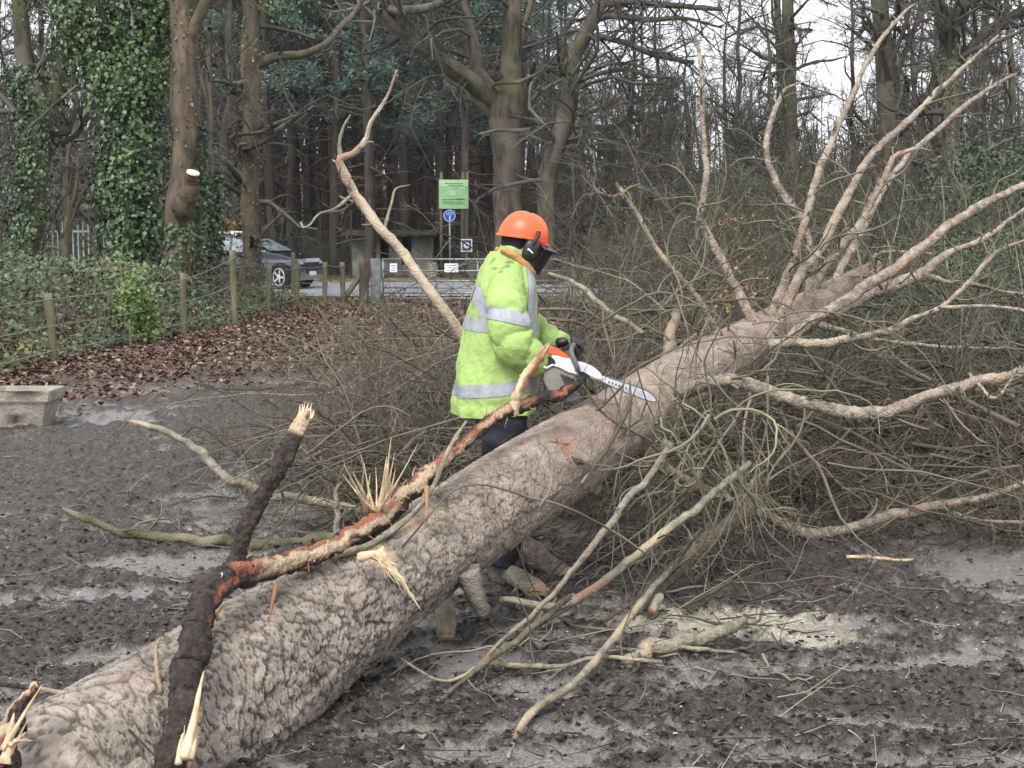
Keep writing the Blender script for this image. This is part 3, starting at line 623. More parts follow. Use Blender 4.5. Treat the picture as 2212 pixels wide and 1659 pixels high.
child_limb('side_branch', [(498, 1250, 4.75, 60), (512, 1200, 4.78, 38), (530, 1140, 4.82, 36), (562, 1075, 4.88, 36), (600, 1012, 4.95, 37), (628, 960, 5.0, 36), (650, 918, 5.04, 33), (663, 895, 5.06, 26), (668, 886, 5.07, 14)], M['dark'], strip_tint([(.84, 1.1, 0, 200, 1)], 8), 160, 22, .45, seed=5)
for _ in range(14):
    x_ = random.uniform(644, 672); splinter((x_, 905), (x_+random.uniform(-4, 14), random.uniform(868, 886)), random.uniform(4, 9), 5.04, 5.05, bend=.003)
child_limb('side_branch', [(1104, 895, 6.2, 30), (1118, 850, 6.2, 24), (1140, 808, 6.22, 24), (1165, 772, 6.24, 18), (1180, 750, 6.25, 12), (1187, 740, 6.25, 4)], M['torn'], lambda SS, AA, V: np.stack([fbm(SS*60, AA, 0, 3, 3), SS*0, sstep(.45, .6, fbm(SS*8, AA, 0, 3, 7))], -1), 50, 10, .5, seed=6)
child_limb('side_branch', [(720, 1200, 5.15, 18), (800, 1175, 5.3, 16), (880, 1120, 5.45, 14), (930, 1060, 5.6, 12), (975, 960, 5.75, 9), (1008, 910, 5.85, 5)], M['palelimb'], None, 50, 8, .35, seed=8)
SPL = [((800, 1110), (742, 1003), 13), ((806, 1108), (757, 1020), 12), ((812, 1106), (788, 999), 11), ((818, 1108), (832, 985), 15), ((824, 1108), (850, 945), 15), ((826, 1106), (848, 975), 9), ((822, 1100), (900, 956), 7), ((815, 1110), (778, 1060), 14), ((828, 1104), (860, 1010), 8), ((812, 1112), (845, 1040), 12),
       ((820, 1098), (880, 1035), 6), ((805, 1115), (770, 1075), 8)]
for b_, t_, w_ in SPL[:11]: splinter((b_[0]+random.uniform(-8, 8), b_[1]), (t_[0]+random.uniform(-6, 6), t_[1]), w_*.75, 5.42, 5.40 + random.uniform(-.12, .12), bend=random.uniform(0, .014))
for _ in range(11):
    t_ = random.choice([(742, 1003), (788, 999), (832, 985), (850, 945), (778, 1060), (860, 1010), (845, 1040), (880, 1035)]); q_ = random.uniform(.35, 1.0); b0 = (random.uniform(796, 832), random.uniform(1100, 1116))
    splinter(b0, (b0[0] + (t_[0]-814+random.uniform(-26, 26))*q_, b0[1] + (t_[1]-1108+random.uniform(-14, 14))*q_), random.uniform(2.5, 6), 5.42, 5.40 + random.uniform(-.15, .15), bend=random.uniform(0, .012))
for _ in range(16):
    q_ = random.random(); splinter((800+70*q_, 1195+60*q_), (800+110*q_+random.uniform(-10, 30), 1195+100*q_+random.uniform(5, 30)), random.uniform(2.5, 5), 5.12, 5.08, bend=.006)
for b_, t_, w_ in [((815, 1190), (852, 1237), 34), ((835, 1215), (880, 1270), 22), ((862, 1250), (911, 1320), 12), ((800, 1200), (862, 1222), 14), ((775, 1205), (830, 1190), 24), ((640, 1225), (700, 1215), 18)]: splinter(b_, t_, w_, 5.14, 5.12)
splinter((922, 1050), (922, 1138), 13, 5.5, 5.42, red=.8); splinter((596, 1262), (580, 1348), 12, 4.78, 4.7, red=1)
splinter((470, 1335), (490, 1300), 16, 4.6, 4.7, red=.4)
for _ in range(110):   # frayed fibres where the bark tore
    k = int(1.75*random.choice([70, 85, 100, 118, 130, 145, 150, 160, 165, 172, 200, 215])); k = min(k + random.randint(-12, 12), 418)
    p0 = DA[k]; r0 = DR[k]; d = rdir(1)[0]; d[1] = -abs(d[1]); A, r = grow((p0 + d*r0*.8)[None], (d + nrm(DA[k]-DA[k-1])*random.uniform(-1.5, 1.5))[None], [random.uniform(.02, .07)], [random.uniform(.0015, .004)], 4, .3, (0, 0, 0), .2)
    b = Bag(); b.tubes(A, r, 4, np.array([[random.random(), 0, random.random()]])); o = link('bark_shred', b.mesh('bark_shred'), M['torn']); keep(o, dk)
# splintered pale stub at the lower end of the dark branch
for b_, t_, w_ in [((400, 1640), (440, 1450), 26), ((412, 1640), (432, 1500), 18), ((385, 1650), (405, 1520), 16)]: splinter(b_, t_, w_, 4.02, 4.2)
# splintered stub in the bottom left corner
st, SA, SR = limb_obj('splintered_stub', [(-60, 1800, 3.75, 90), (-18, 1690, 3.85, 72), (8, 1620, 3.9, 56), (20, 1560, 3.95, 44), (48, 1515, 3.98, 30), (82, 1478, 4.0, 20)], M['dark'], None, 60, 16, strip_tint([(.45, 1.1, 20, 100, 1)], 12), label='split branch stub with frayed pale wood in the bottom left corner', cat='branch stub', amp=.4, seed=12)
for b_, t_, w_ in [((10, 1650), (30, 1540), 30), ((-5, 1655), (45, 1560), 16), ((15, 1640), (60, 1555), 12), ((30, 1600), (72, 1600), 10), ((20, 1610), (58, 1580), 14), ((5, 1620), (90, 1480), 14)]: splinter(b_, t_, w_, 3.85, 3.9, parent=st)

# ------------------------------------------------------------------ loose branches and cut pieces on the ground
limb_obj('fallen_branch', [(136, 1098, 7.75, 5), (170, 1115, 7.7, 15), (235, 1138, 7.62, 19), (300, 1152, 7.6, 20), (400, 1163, 7.6, 23), (520, 1172, 7.6, 26), (640, 1172, 7.6, 27), (730, 1165, 7.6, 26), (830, 1160, 7.6, 24)], M['moss'], None, 70, 12, label='green mossy branch lying flat on the mud at the left', cat='branch', twigs=7, twiglen=(.1, .4), seed=21)
limb_obj('fallen_branch', [(272, 908, 8.7, 4), (318, 918, 8.6, 13), (380, 942, 8.5, 16), (440, 985, 8.4, 19), (500, 1035, 8.2, 20), (560, 1060, 8.2, 20), (640, 1080, 8.1, 20), (720, 1090, 8.0, 18), (790, 1100, 8.0, 16)], M['palelimb'], None, 70, 12, label='bare grey branch sticking up leftwards above the mossy branch', cat='branch', twigs=7, twiglen=(.1, .5), seed=22)
limb_obj('dead_stick', [(725, 1165, 7.2, 18), (730, 1110, 7.2, 14), (727, 1060, 7.2, 10), (738, 1040, 7.2, 4)], M['palelimb'], None, 20, 8, label='short upright grey stick beside the pale splinters', cat='stick', seed=23)
limb_obj('dead_stick', [(1097, 1636, 4.52, 9), (1118, 1580, 4.72, 16), (1160, 1530, 4.88, 18), (1225, 1490, 5.02, 18), (1290, 1425, 5.32, 17), (1350, 1345, 5.75, 16), (1420, 1260, 6.3, 14), (1500, 1190, 6.7, 13), (1560, 1130, 7.0, 10)], M['palelimb'], None, 60, 10, label='long pale curved stick reaching to the bottom edge right of the trunk', cat='stick', seed=24, kink=.6)
limb_obj('dead_stick', [(1828, 1203, 7.15, 8), (1880, 1204, 7.15, 9), (1972, 1209, 7.12, 7)], M['torn'], None, 10, 8, label='straight whitish stick lying alone on the mud at the right', cat='stick', seed=25)
limb_obj('cut_branch', [(1343, 1432, 5.50, 27), (1362, 1423, 5.52, 32), (1410, 1398, 5.58, 34), (1460, 1388, 5.62, 31), (1510, 1380, 5.66, 29), (1560, 1362, 5.74, 27), (1607, 1338, 5.84, 18)], M['palelimb'], None, 40, 14, label='thick pale cut branch with a fork lying on the sawdust', cat='cut branch', seed=26)
limb_obj('dead_stick', [(1450, 1395, 5.6, 13), (1520, 1404, 5.6, 10), (1592, 1410, 5.6, 5)], M['palelimb'], None, 16, 8, label='thin side stick under the thick pale cut branch', cat='stick', seed=27)
limb_obj('cut_branch', [(1380, 1320, 6.15, 22), (1420, 1270, 6.4, 34), (1480, 1215, 6.6, 38), (1540, 1160, 6.8, 38), (1600, 1105, 7.0, 34), (1640, 1080, 7.1, 26)], M['oakstick'], None, 40, 14, label='thick brown branch slanting up from the sawdust into the twig tangle', cat='branch', twigs=6, seed=28)
stub([(958, 1300, 6.0, 40), (962, 1330, 5.9, 46), (964, 1352, 5.82, 44), (965, 1378, 5.78, 36)], label='short cut log with an orange sawn end below the trunk', cat='log', name='cut_log', m='palelimb')
stub([(1060, 1215, 6.9, 40), (1120, 1250, 6.7, 46), (1163, 1282, 6.5, 48)], label='pale log with a round pink sawn end beside the boots', cat='log', name='cut_log', m='palelimb')
stub([(1200, 1300, 6.6, 36), (1215, 1285, 6.7, 40), (1235, 1275, 6.8, 38)], label='small brown log end behind the pink sawn log', cat='log', name='cut_log', m='palelimb')
stub([(1125, 1175, 7.1, 46), (1170, 1210, 7.0, 50), (1220, 1245, 6.9, 46)], label='orange brown peeled log just right of the boots', cat='log', name='cut_log', m='limb', endmat='torn')
stub([(1112, 1300, 6.32, 12), (1122, 1307, 6.28, 22), (1130, 1312, 6.26, 22)], label='small bright cut twig end below the pink sawn log', cat='log', name='cut_log', m='palelimb')
stub([(1408, 1318, 6.1, 20), (1418, 1300, 6.15, 22), (1425, 1288, 6.2, 20)][::-1], label='small cut stick end at the left edge of the sawdust', cat='log', name='cut_log', m='palelimb')
pp, PA_, PR_ = limb_obj('peeled_branch', [(1060, 830, 8.2, 22), (1010, 745, 8.2, 21), (975, 690, 8.2, 21), (940, 640, 8.2, 22), (900, 588, 8.25, 21), (870, 545, 8.3, 21), (830, 500, 8.3, 21), (790, 452, 8.35, 21), (752, 395, 8.4, 20), (735, 345, 8.4, 16), (765, 330, 8.4, 13), (790, 300, 8.45, 10), (803, 262, 8.45, 9), (838, 205, 8.5, 7), (858, 150, 8.5, 4)], M['limb'], None, 110, 12,
    tintf=lambda SS, AA, V: np.stack([fbm(SS*20, AA, 0, 3, 4), sstep(.45, .55, fbm(SS*2.2+4, AA*.25, 0, 2, 31))*.9, sstep(.6, .7, fbm(SS*5, AA*.4, 0, 2, 41))*.8], -1), label='half peeled pinkish branch slanting up behind the worker with a forked tip', cat='branch', seed=30, kink=.4, twigs=4, twiglen=(.1, .35), trop=(0, 0, .3))
for q in ([(736, 350, 8.4, 12), (733, 310, 8.4, 8), (742, 275, 8.4, 6), (757, 248, 8.4, 3)], [(735, 352, 8.4, 8), (725, 350, 8.4, 6), (718, 345, 8.4, 3)], [(780, 320, 8.4, 8), (795, 308, 8.4, 7), (808, 308, 8.4, 4)], [(760, 420, 8.4, 9), (725, 450, 8.3, 6), (690, 462, 8.3, 5), (668, 487, 8.2, 5), (655, 492, 8.2, 6), (650, 480, 8.2, 6)], [(800, 470, 8.35, 8), (770, 440, 8.5, 5), (735, 425, 8.6, 4)], [(830, 495, 8.3, 9), (845, 440, 8.4, 6), (855, 408, 8.5, 5), (885, 400, 8.6, 3)]):
    child_limb('fork', q, M['palelimb'], None, 16, 6, .2, parent=pp, seed=31)
limb_obj('dead_stick', [(1185, 590, 8.8, 8), (1230, 606, 8.7, 11), (1270, 635, 8.6, 12), (1330, 682, 8.5, 13), (1390, 720, 8.4, 11)], M['palelimb'], None, 30, 8, label='pale stick pointing down right just beyond the visor', cat='stick', twigs=4, seed=35)
limb_obj('dead_stick', [(1462, 675, 8.0, 20), (1450, 720, 7.8, 24), (1438, 765, 7.7, 24), (1426, 800, 7.6, 20)], M['palelimb'], None, 20, 10, label='stout grey dead stick leaning on the trunk right of the saw', cat='stick', seed=36)
limb_obj('dead_stick', [(1362, 868, 6.7, 12), (1335, 925, 6.55, 11), (1290, 1000, 6.4, 10), (1255, 1045, 6.3, 6)], M['twig'], None, 24, 8, label='thin dark stick hanging across the trunk below the saw bar', cat='stick', seed=37)
limb_obj('dead_stick', [(1450, 960, 6.5, 13), (1400, 1030, 6.3, 14), (1350, 1090, 6.1, 15), (1290, 1165, 5.9, 14), (1240, 1230, 5.8, 13), (1180, 1300, 5.6, 11), (1100, 1370, 5.4, 9), (1020, 1450, 5.2, 6)], M['palelimb'], None, 50, 10, label='long straight grey pole slanting from the tangle down to the ground', cat='stick', seed=38, twigs=3)
limb_obj('dead_stick', [(1620, 1000, 6.7, 14), (1500, 1100, 6.4, 18), (1400, 1180, 6.2, 19), (1330, 1240, 6.1, 18), (1260, 1290, 6.0, 20), (1180, 1310, 5.9, 19), (1080, 1295, 5.9, 14)], M['palelimb'], None, 50, 10, label='thick curved green grey stick below the log pile', cat='stick', seed=39)
limb_obj('dead_stick', [(1230, 1290, 5.9, 14), (1180, 1330, 5.6, 16), (1090, 1400, 5.35, 14), (1000, 1470, 5.15, 11), (900, 1560, 4.95, 6)], M['oakstick'], None, 40, 10, label='brown stick running down left towards the trunk from the log pile', cat='stick', seed=40, twigs=3)
limb_obj('dead_stick', [(1430, 1430, 5.46, 8), (1300, 1420, 5.45, 10), (1200, 1440, 5.38, 12), (1060, 1435, 5.36, 12), (960, 1470, 5.18, 9), (860, 1420, 5.3, 5)], M['palelimb'], None, 40, 8, label='wavy grey stick flat on the mud in front of the sawdust', cat='stick', seed=41, twigs=4)
limb_obj('dead_stick', [(0, 1478, 4.7, 10), (90, 1490, 4.65, 11), (180, 1508, 4.6, 9), (260, 1560, 4.25, 6), (335, 1632, 4.05, 4)], M['dark'], None, 30, 8, label='thin black stick crossing the butt of the trunk', cat='stick', seed=42)
for i, q in enumerate([[(350, 1560, 4.3, 12), (345, 1500, 4.35, 12), (335, 1420, 4.45, 10), (345, 1380, 4.5, 5)], [(870, 1180, 5.3, 5), (1000, 1050, 5.6, 4), (1150, 1075, 5.75, 6), (1230, 1100, 5.8, 6), (1330, 1150, 5.9, 6), (1400, 1200, 6.0, 4)], [(1165, 1095, 5.75, 4), (1190, 1050, 5.8, 5), (1185, 990, 5.9, 3)]]):
    limb_obj('dead_stick', q, M['dark'] if i == 0 else M['twig'], None, 24, 6, label=['knobbly dark twig standing against the lower trunk', 'thin dark twig lying across the middle of the trunk', 'short bent twig on the trunk left of the red scar'][i], cat='twig', seed=43+i, twigs=3 if i == 0 else 0, twiglen=(.08, .2))

# ------------------------------------------------------------------ brushwood
def heap(seed, n1, spread, h, L1, updown=.5, thick=.009, sidebias=(0, 0, 0), lv=(6, 4, 2), mesh_name='brushwood'):
    global rng
    keep_ = rng; rng = np.random.default_rng(seed); b = Bag()
    a = rng.random(n1)*6.28; rr = np.sqrt(rng.random(n1))
    p = np.stack([np.cos(a)*rr*spread[0], np.sin(a)*rr*spread[1], rng.random(n1)**1.4*h*(1-.35*rr)], 1)
    d = rdir(n1); d[:, 2] = d[:, 2]*.45 + updown*.5; d = d + np.array(sidebias)
    L = L1[0] + (L1[1]-L1[0])*rng.random(n1)
    A, r = grow(p, d, L, thick*(.5+.9*rng.random(n1)), 10, .11, (0, 0, -.55), .35)
    A1, r1 = spawn(A, r, lv[0], .1, 1, (30, 65), (.28, .55), None, .5, 7, .12, (0, 0, -.15), .35, rmin=.0024)
    A2, r2 = spawn(A1, r1, lv[1], .15, 1, (25, 60), (.3, .6), None, .6, 5, .15, (0, 0, 0), .4, rmin=.0016)
    A3, r3 = spawn(A2, r2, lv[2], .2, 1, (25, 60), (.35, .7), None, .7, 3, .15, (0, 0, 0), .5, rmin=.0013)
    for AA, rr_, s_ in ((A, r, 5), (A1, r1, 4), (A2, r2, 3), (A3, r3, 3)):
        AA[..., 2] = np.maximum(AA[..., 2], .01 + .05*rng.random(AA.shape[:2]))
        k = len(AA); b.tubes(AA, rr_, s_, np.stack([rng.random(k), rng.random(k)*.5, (rng.random(k) < .25)*.8], 1))
    me = b.mesh(mesh_name); rng = keep_; return me
H = [heap(101+i, 26, (1.0, .8), .75, (.7, 1.6), lv=(9, 5, 2)) for i in range(4)]
for m_ in H: m_.materials.append(M['twig'])
def put(me, name, x, y, z, s=1., rz=0., sz=None, **kw):
    o = bpy.data.objects.new(name, me); COL.objects.link(o); o.location = (x, y, z); o.scale = (s, s, sz or s); o.rotation_euler = (0, 0, rz); props(o, **kw); return o
HEAPS = []
for i in range(9):    # left of the worker, reaching back
    HEAPS.append((random.uniform(-.9, .1), random.uniform(8.4, 11.5), .8))
for x, y in [(-.55, 8.6), (-.6, 9.3), (-.9, 10.0), (-.1, 8.5), (.2, 9.0), (-1.1, 11.2), (-.8, 12.2), (-.1, 11.2), (.3, 10.2)]: HEAPS.append((x, y, .95))
for x, y, s_ in [(-.6, 12.4, 1.0), (-.1, 13.2, 1.1), (.3, 14.4, 1.2), (-.35, 10.4, 1.05), (-.3, 9.5, .9), (.6, 12, 1.3)]: HEAPS.append((x, y, s_))
for x, y, s_ in [(.8, 8.8, 1.1), (1.5, 9.4, 1.2), (1.2, 10.4, 1.5), (2.2, 9.6, 1.3), (2.9, 9.2, 1.3), (3.6, 9.6, 1.35), (2.0, 8.9, 1.0), (2.8, 8.7, .95), (3.4, 8.7, .95), (3.8, 10.6, 1.6), (2.7, 10.8, 1.6), (1.0, 11.6, 1.6), (2.0, 11.8, 1.7), (3.3, 12.2, 1.8), (4.4, 11.8, 1.7), (1.6, 8.3, .8), (4.4, 9.8, 1.3)]: HEAPS.append((x, y, s_))
for i, (x, y, s_) in enumerate(HEAPS):
    put(H[i % 4], 'brushwood', x, y, 0, s_*random.uniform(.9, 1.1), random.random()*6.28, label='tangled mass of cut olive grey twigs behind the trunk', kind='stuff')
# the tangle that hangs over the trunk on the right of the saw
def tangle():
    b = Bag(); K = 46
    pts = []; dirs = []; L = []
    for i in range(K):
        u = random.uniform(1300, 1680); v = random.uniform(640, 1010); y = random.uniform(6.55, 8.2)
        pts.append(P(u, v, y)); a = random.uniform(0, 6.28); dirs.append((math.cos(a), random.uniform(-.35, .2), math.sin(a)*.9)); L.append(random.uniform(.5, 1.25))
    for i in range(26):
        u = random.uniform(1380, 1640); v = random.uniform(850, 1050); y = random.uniform(6.3, 7.3)
        pts.append(P(u, v, y)); dirs.append((random.uniform(-.8, .6), random.uniform(-.4, .2), random.uniform(-1, .2))); L.append(random.uniform(.5, 1.0))
    A, r = grow(np.array(pts), np.array(dirs), np.array(L), .003+.005*rng.random(len(pts)), 14, .12, (0, 0, -.6), .35)
    A1, r1 = spawn(A, r, 5, .1, 1, (30, 65), (.25, .5), None, .6, 8, .12, (0, 0, -.3), .4, rmin=.0022)
    A2, r2 = spawn(A1, r1, 3, .15, 1, (25, 60), (.3, .6), None, .6, 5, .14, (0, 0, 0), .45, rmin=.0016)
    for AA, rr_, s_ in ((A, r, 6), (A1, r1, 4), (A2, r2, 3)):
        AA[..., 2] = np.maximum(AA[..., 2], .02 + .04*rng.random(AA.shape[:2]))
        k = len(AA); b.tubes(AA, rr_, s_, np.stack([.3+.7*rng.random(k), rng.random(k)*.75, (rng.random(k) < .25)*.7], 1))
    o = link('twig_tangle', b.mesh('twig_tangle'), M['twig']); props(o, 'tangle of springy thin twigs hanging over the trunk right of the saw', kind='stuff')
    b = Bag()       # curly lichen green shoots
    pts = np.array([P(random.uniform(1440, 1600), random.uniform(880, 1080), random.uniform(6.3, 7.0)) for _ in range(26)])
    dd = rdir(26); dd[:, 1] *= .3
    A, r = grow(pts, dd, .35+.5*rng.random(26), .004+.004*rng.random(26), 16, .26, (0, 0, -.5), .4)
    A[..., 2] = np.maximum(A[..., 2], .03); b.tubes(A, r, 6)
    A1, r1 = spawn(A, r, 3, .2, 1, (30, 60), (.2, .45), None, .6, 7, .25, (0, 0, 0), .4, rmin=.002); b.tubes(A1, r1, 4)
    o = link('lichen_shoots', b.mesh('lichen_shoots'), M['greentwig']); props(o, 'curly pale green lichened shoots in front of the trunk right of centre', kind='stuff')
    b = Bag(); n = 60   # low twigs lying under and in front of the trunk
    u = rng.uniform(1050, 1700, n); v = rng.uniform(1150, 1420, n); p = np.array([G(a, c, .03) for a, c in zip(u, v)])
    d = rdir(n); d[:, 2] = d[:, 2]*.12 + .04
    A, r = grow(p, d, .3+.7*rng.random(n), .003+.005*rng.random(n), 12, .09, (0, 0, -.15), .35)
    A1, r1 = spawn(A, r, 4, .1, 1, (30, 60), (.25, .5), None, .6, 6, .12, (0, 0, .05), .4, rmin=.002)
    for AA, rr_, s_ in ((A, r, 5), (A1, r1, 3)):
        AA[..., 2] = np.maximum(AA[..., 2], ground_h(AA[..., 0], AA[..., 1])+.008); k = len(AA)
        b.tubes(AA, rr_, s_, np.stack([rng.random(k), rng.random(k)*.8, (rng.random(k) < .3)*.8], 1))
    o = link('loose_twigs', b.mesh('loose_twigs'), M['twig']); props(o, 'loose thin twigs strewn under and in front of the trunk', kind='stuff')
tangle()

# ------------------------------------------------------------------ background: near trees traced one by one
def ivy_leaves(b, A, r, n, off=(.02, .16), size=(.04, .115), g=.15, t0=0, t1=1, bb=.25, side=None):
    N = len(A); f = (t0 + (t1-t0)*rng.random(n))*(N-1.001); i = f.astype(int); q = (f-i)[:, None]
    c = A[i]*(1-q) + A[i+1]*q; rr = r[i]; d = rdir(n); d[:, 2] *= .3
    if side is not None: d = d + np.array(side)
    d = nrm(d); clump = .35 + 1.3*vnoise(c[:, 2]*1.6 + 7, d[:, 0]*1.6 + 3, d[:, 1]*1.6, 5)**1.5
    p = c + d*(rr + (off[0] + (off[1]-off[0])*rng.random(n)**1.5)*clump)[:, None]
    dd = rdir(n)*.7 + [0, 0, -.6]; s = size[0] + (size[1]-size[0])*rng.random(n)
    t = np.stack([rng.random(n), (rng.random(n) < g)*rng.random(n), (rng.random(n) < bb)*rng.random(n)], 1)
    b.leaves(p, dd, d + rdir(n)*.5 + [0, 0, .4], s, s*.85, t, .12)
def tree(name, label, trunk, limbs=(), m='oak', ivy=None, spec=None, n=150, sides=22, cat='tree', group=None, amp=.18, ivyargs={}, twigm='farwood', limbsides=8, kink=.8):
    A, r = trace(trunk, n); base = A[0].copy()
    root = empty(name, (base[0], base[1], 0), label, cat, group)
    A[0, 2] = min(A[0, 2], -.1)
    def mk(A, r, nm, sd, s0, mm=None):
        jit = np.stack([fbm(np.linspace(0, 6, len(A)), np.full(len(A), s0+k*5.), 0, 3, 3+k)-.5 for k in range(3)], 1); tg = nrm(np.gradient(A, axis=0)); jit = jit - tg*(jit*tg).sum(1, keepdims=True); A = A + jit*r[:, None]*kink*.6
        V, Q, T, C = loft(A, r, sd, lambda SS, AA, rr: rr*amp*.6*(fbm(SS*1.1, np.cos(AA)*1.2+3, np.sin(AA)*1.2, 3, int(s0))-.5)*2 + rr*.09*(vnoise(SS*2.2, np.cos(AA)*5+9, np.sin(AA)*5, 8)-.5)*2, lambda SS, AA, V: np.stack([fbm(SS*3, AA*1.3, 0, 4, 2), sstep(.5, .66, fbm(SS*1.1+s0, AA*.6, 0, 4, 9))*.5, sstep(.56, .66, fbm(SS*1.7+s0, AA*.7, 0, 3, 19))*.7], -1), (False, True))
        keep(link(nm, np_mesh(nm, V, Q, T, C), M['oak' if nm == 'limb' and name == 'ivy_tree' else m]), root); return A, r
    A, r = mk(A, r, 'trunk', sides, 1.)
    allp = [(A, r)]
    for k, l in enumerate(limbs): allp.append(mk(*trace(l, 80), 'limb', limbsides+2, 2.+k))
    if spec:
        b = Bag()
        for k, (A_, r_) in enumerate(allp):
            cnt = spec.get('n0', 10) if k == 0 else spec.get('n1', 10)
            if not cnt: continue
            t0 = spec.get('t0', .35) if k == 0 else .1
            p1, r1 = spawn(A_[None], r_[None], cnt, t0, 1, spec.get('ang', (35, 80)), (.5, 1), None, .4, 9, spec.get('wig', .2), spec.get('trop', (0, 0, .2)), .3, Ls=spec.get('L', 3), rmin=.02, decay=.25)
            r1 = np.minimum(r1, .06)
            p2, r2 = spawn(p1, r1, spec.get('k2', 5), .15, 1, (30, 65), (.3, .6), None, .5, 6, .2, (0, 0, .1), .3, rmin=.008)
            p3, r3 = spawn(p2, r2, spec.get('k3', 4), .15, 1, (25, 60), (.35, .7), None, .5, 4, .2, (0, 0, .1), .4, rmin=.005)
            p4, r4 = spawn(p3, r3, max(1, spec.get('k4', 2)-1), .2, 1, (25, 60), (.45, .9), None, .6, 3, .2, (0, 0, .1), .5, rmin=.0035)
            for pp, rr, sd in ((p1[:, ::2], r1[:, ::2], 5), (p2, r2, 3), (p3, r3, 3), (p4, r4, 3)): b.tubes(pp, rr, sd)
        if b.n: t = link('twigs', b.mesh('twigs'), M[twigm]); keep(t, root); t['kind'] = 'stuff'
    if ivy:
        b = Bag()
        for (k, cnt, kw) in ivy: ivy_leaves(b, allp[k][0], allp[k][1], cnt, **kw)
        t = link('ivy', b.mesh('ivy', False), M['ivy']); keep(t, root); t['kind'] = 'stuff'
    return root, allp
tree('ivy_tree', 'forked trunk with patchy ivy at the far left, nearest the picture edge', [(62, 600, 30, 60), (66, 520, 30, 56), (75, 400, 30, 54), (88, 300, 30, 56), (85, 240, 30, 62), (60, 160, 30, 40), (45, 60, 30, 34), (30, -150, 30, 26)],
     [[(95, 260, 30, 44), (125, 190, 30, 34), (135, 120, 30, 24), (165, 60, 30, 22), (175, -120, 30, 20)]], 'oak', [(0, 3800, dict(t0=0, t1=.62, off=(.02, .42), side=(-.5, -.4, 0))), (1, 900, dict(off=(.05, .5)))], dict(n0=16, n1=14, t0=.3, L=3.2, k2=6, k3=5, k4=3))
tree('ivy_tree', 'trunk completely cloaked in thick bright green ivy left of the brown trunk', [(285, 640, 27, 60), (282, 450, 27, 56), (285, 300, 27, 54), (290, 150, 27, 50), (285, 0, 27, 40), (290, -200, 27, 36)],
     [[(290, 250, 27, 26), (230, 160, 27, 20), (180, 80, 27, 16), (140, -40, 27, 12)], [(290, 180, 27, 26), (330, 90, 27, 20), (350, -40, 27, 16)]], 'oak', [(0, 30000, dict(off=(.02, .52), g=.2)), (1, 5000, dict(off=(.05, .9), g=.6)), (2, 7000, dict(off=(.05, .9), g=.6))], dict(n0=10, n1=12, t0=.5, L=3, k2=6, k3=4, k4=3))
br, brp = tree('brown_trunk_tree', 'tall bare brown trunk with a pale sawn branch stub beside the ivy cloaked tree', [(378, 690, 26, 72), (382, 600, 26, 62), (385, 500, 26, 60), (392, 430, 26, 58), (394, 380, 26, 48), (398, 300, 26, 50), (392, 230, 26, 58), (396, 120, 26, 54), (392, 0, 26, 54), (390, -160, 26, 48)],
     [[(408, 95, 25.9, 20), (432, 30, 25.8, 24), (460, -30, 25.8, 20), (500, -120, 25.8, 14)], [(392, 460, 25.8, 50), (403, 428, 25.6, 46), (410, 400, 25.5, 34), (416, 378, 25.4, 27)]], 'brownbark', [(0, 500, dict(t0=.02, t1=.25, off=(.0, .07), side=(.2, -.7, 0), g=.1)), (0, 260, dict(t0=.4, t1=.95, off=(.0, .05), side=(.1, -.5, 0), size=(.05, .08)))], None, sides=24)
def disc_end(parent, u, v, y, w, nrmv, m='endgrain'):
    b = bmesh.new(); bmesh.ops.create_cone(b, cap_ends=True, segments=20, radius1=w, radius2=w*.98, depth=.03); me = bpy.data.meshes.new('sawn_face'); b.to_mesh(me); b.free()
    me.transform(Vector(nrmv).to_track_quat('Z', 'Y').to_matrix().to_4x4()); me.transform(Matrix.Translation(Vector(P(u, v, y)))); keep(link('sawn_face', me, M[m]), parent)
M['freshcut'] = mat('fresh_cut_face', (.80, .70, .50), (.70, .58, .38), 20, .7)
disc_end(br, 417, 373, 25.35, px(14, 25.4), (.35, -.35, 1), 'freshcut')
tree('thin_sapling', 'thin dark straight stem close behind the brown trunk', [(428, 620, 29, 16), (426, 400, 29, 15), (424, 200, 29, 13), (420, -100, 29, 10)], (), 'oak', [(0, 1200, dict(t0=0, t1=.5, off=(.02, .3)))], dict(n0=6, t0=.3, L=1.5, k2=4, k3=3, k4=2))
tree('thin_sapling', 'ivy wrapped slim stem hiding the rear of the dark car', [(457, 640, 31, 20), (458, 480, 31, 18), (455, 300, 31, 14), (450, 100, 31, 12), (455, -100, 31, 10)], (), 'oak', [(0, 2200, dict(t0=0, t1=.36, off=(.02, .4), g=.05))], dict(n0=8, t0=.3, L=2, k2=5, k3=3, k4=2))
tree('ivy_tree', 'straight trunk with climbing ivy stems right in front of the dark car', [(538, 640, 33, 52), (542, 560, 33, 42), (540, 450, 33, 40), (543, 300, 33, 40), (540, 150, 33, 40), (540, 0, 33, 36), (538, -180, 33, 32)],
     [[(555, 140, 33, 24), (600, 122, 33, 18), (650, 118, 33, 17), (700, 96, 33, 14), (730, 62, 33.5, 13), (770, 20, 34, 12), (810, -60, 34, 10)], [(556, 365, 33, 6), (500, 300, 32.5, 9), (560, 285, 32.4, 9), (600, 265, 32.3, 8), (640, 250, 32.3, 4)], [(500, 330, 33, 8), (545, 318, 32.6, 10), (590, 290, 32.5, 14), (630, 260, 32.5, 8), (680, 228, 32.5, 4)]],
     'brownbark', [(0, 900, dict(off=(.0, .14), size=(.05, .08), bb=.5)), (0, 900, dict(t0=.75, t1=.95, off=(.2, 1.1), g=.8, side=(1.2, -.3, 0)))], dict(n0=22, n1=8, t0=.1, L=2.0, k2=5, k3=4, k4=2, trop=(0, 0, 0)))
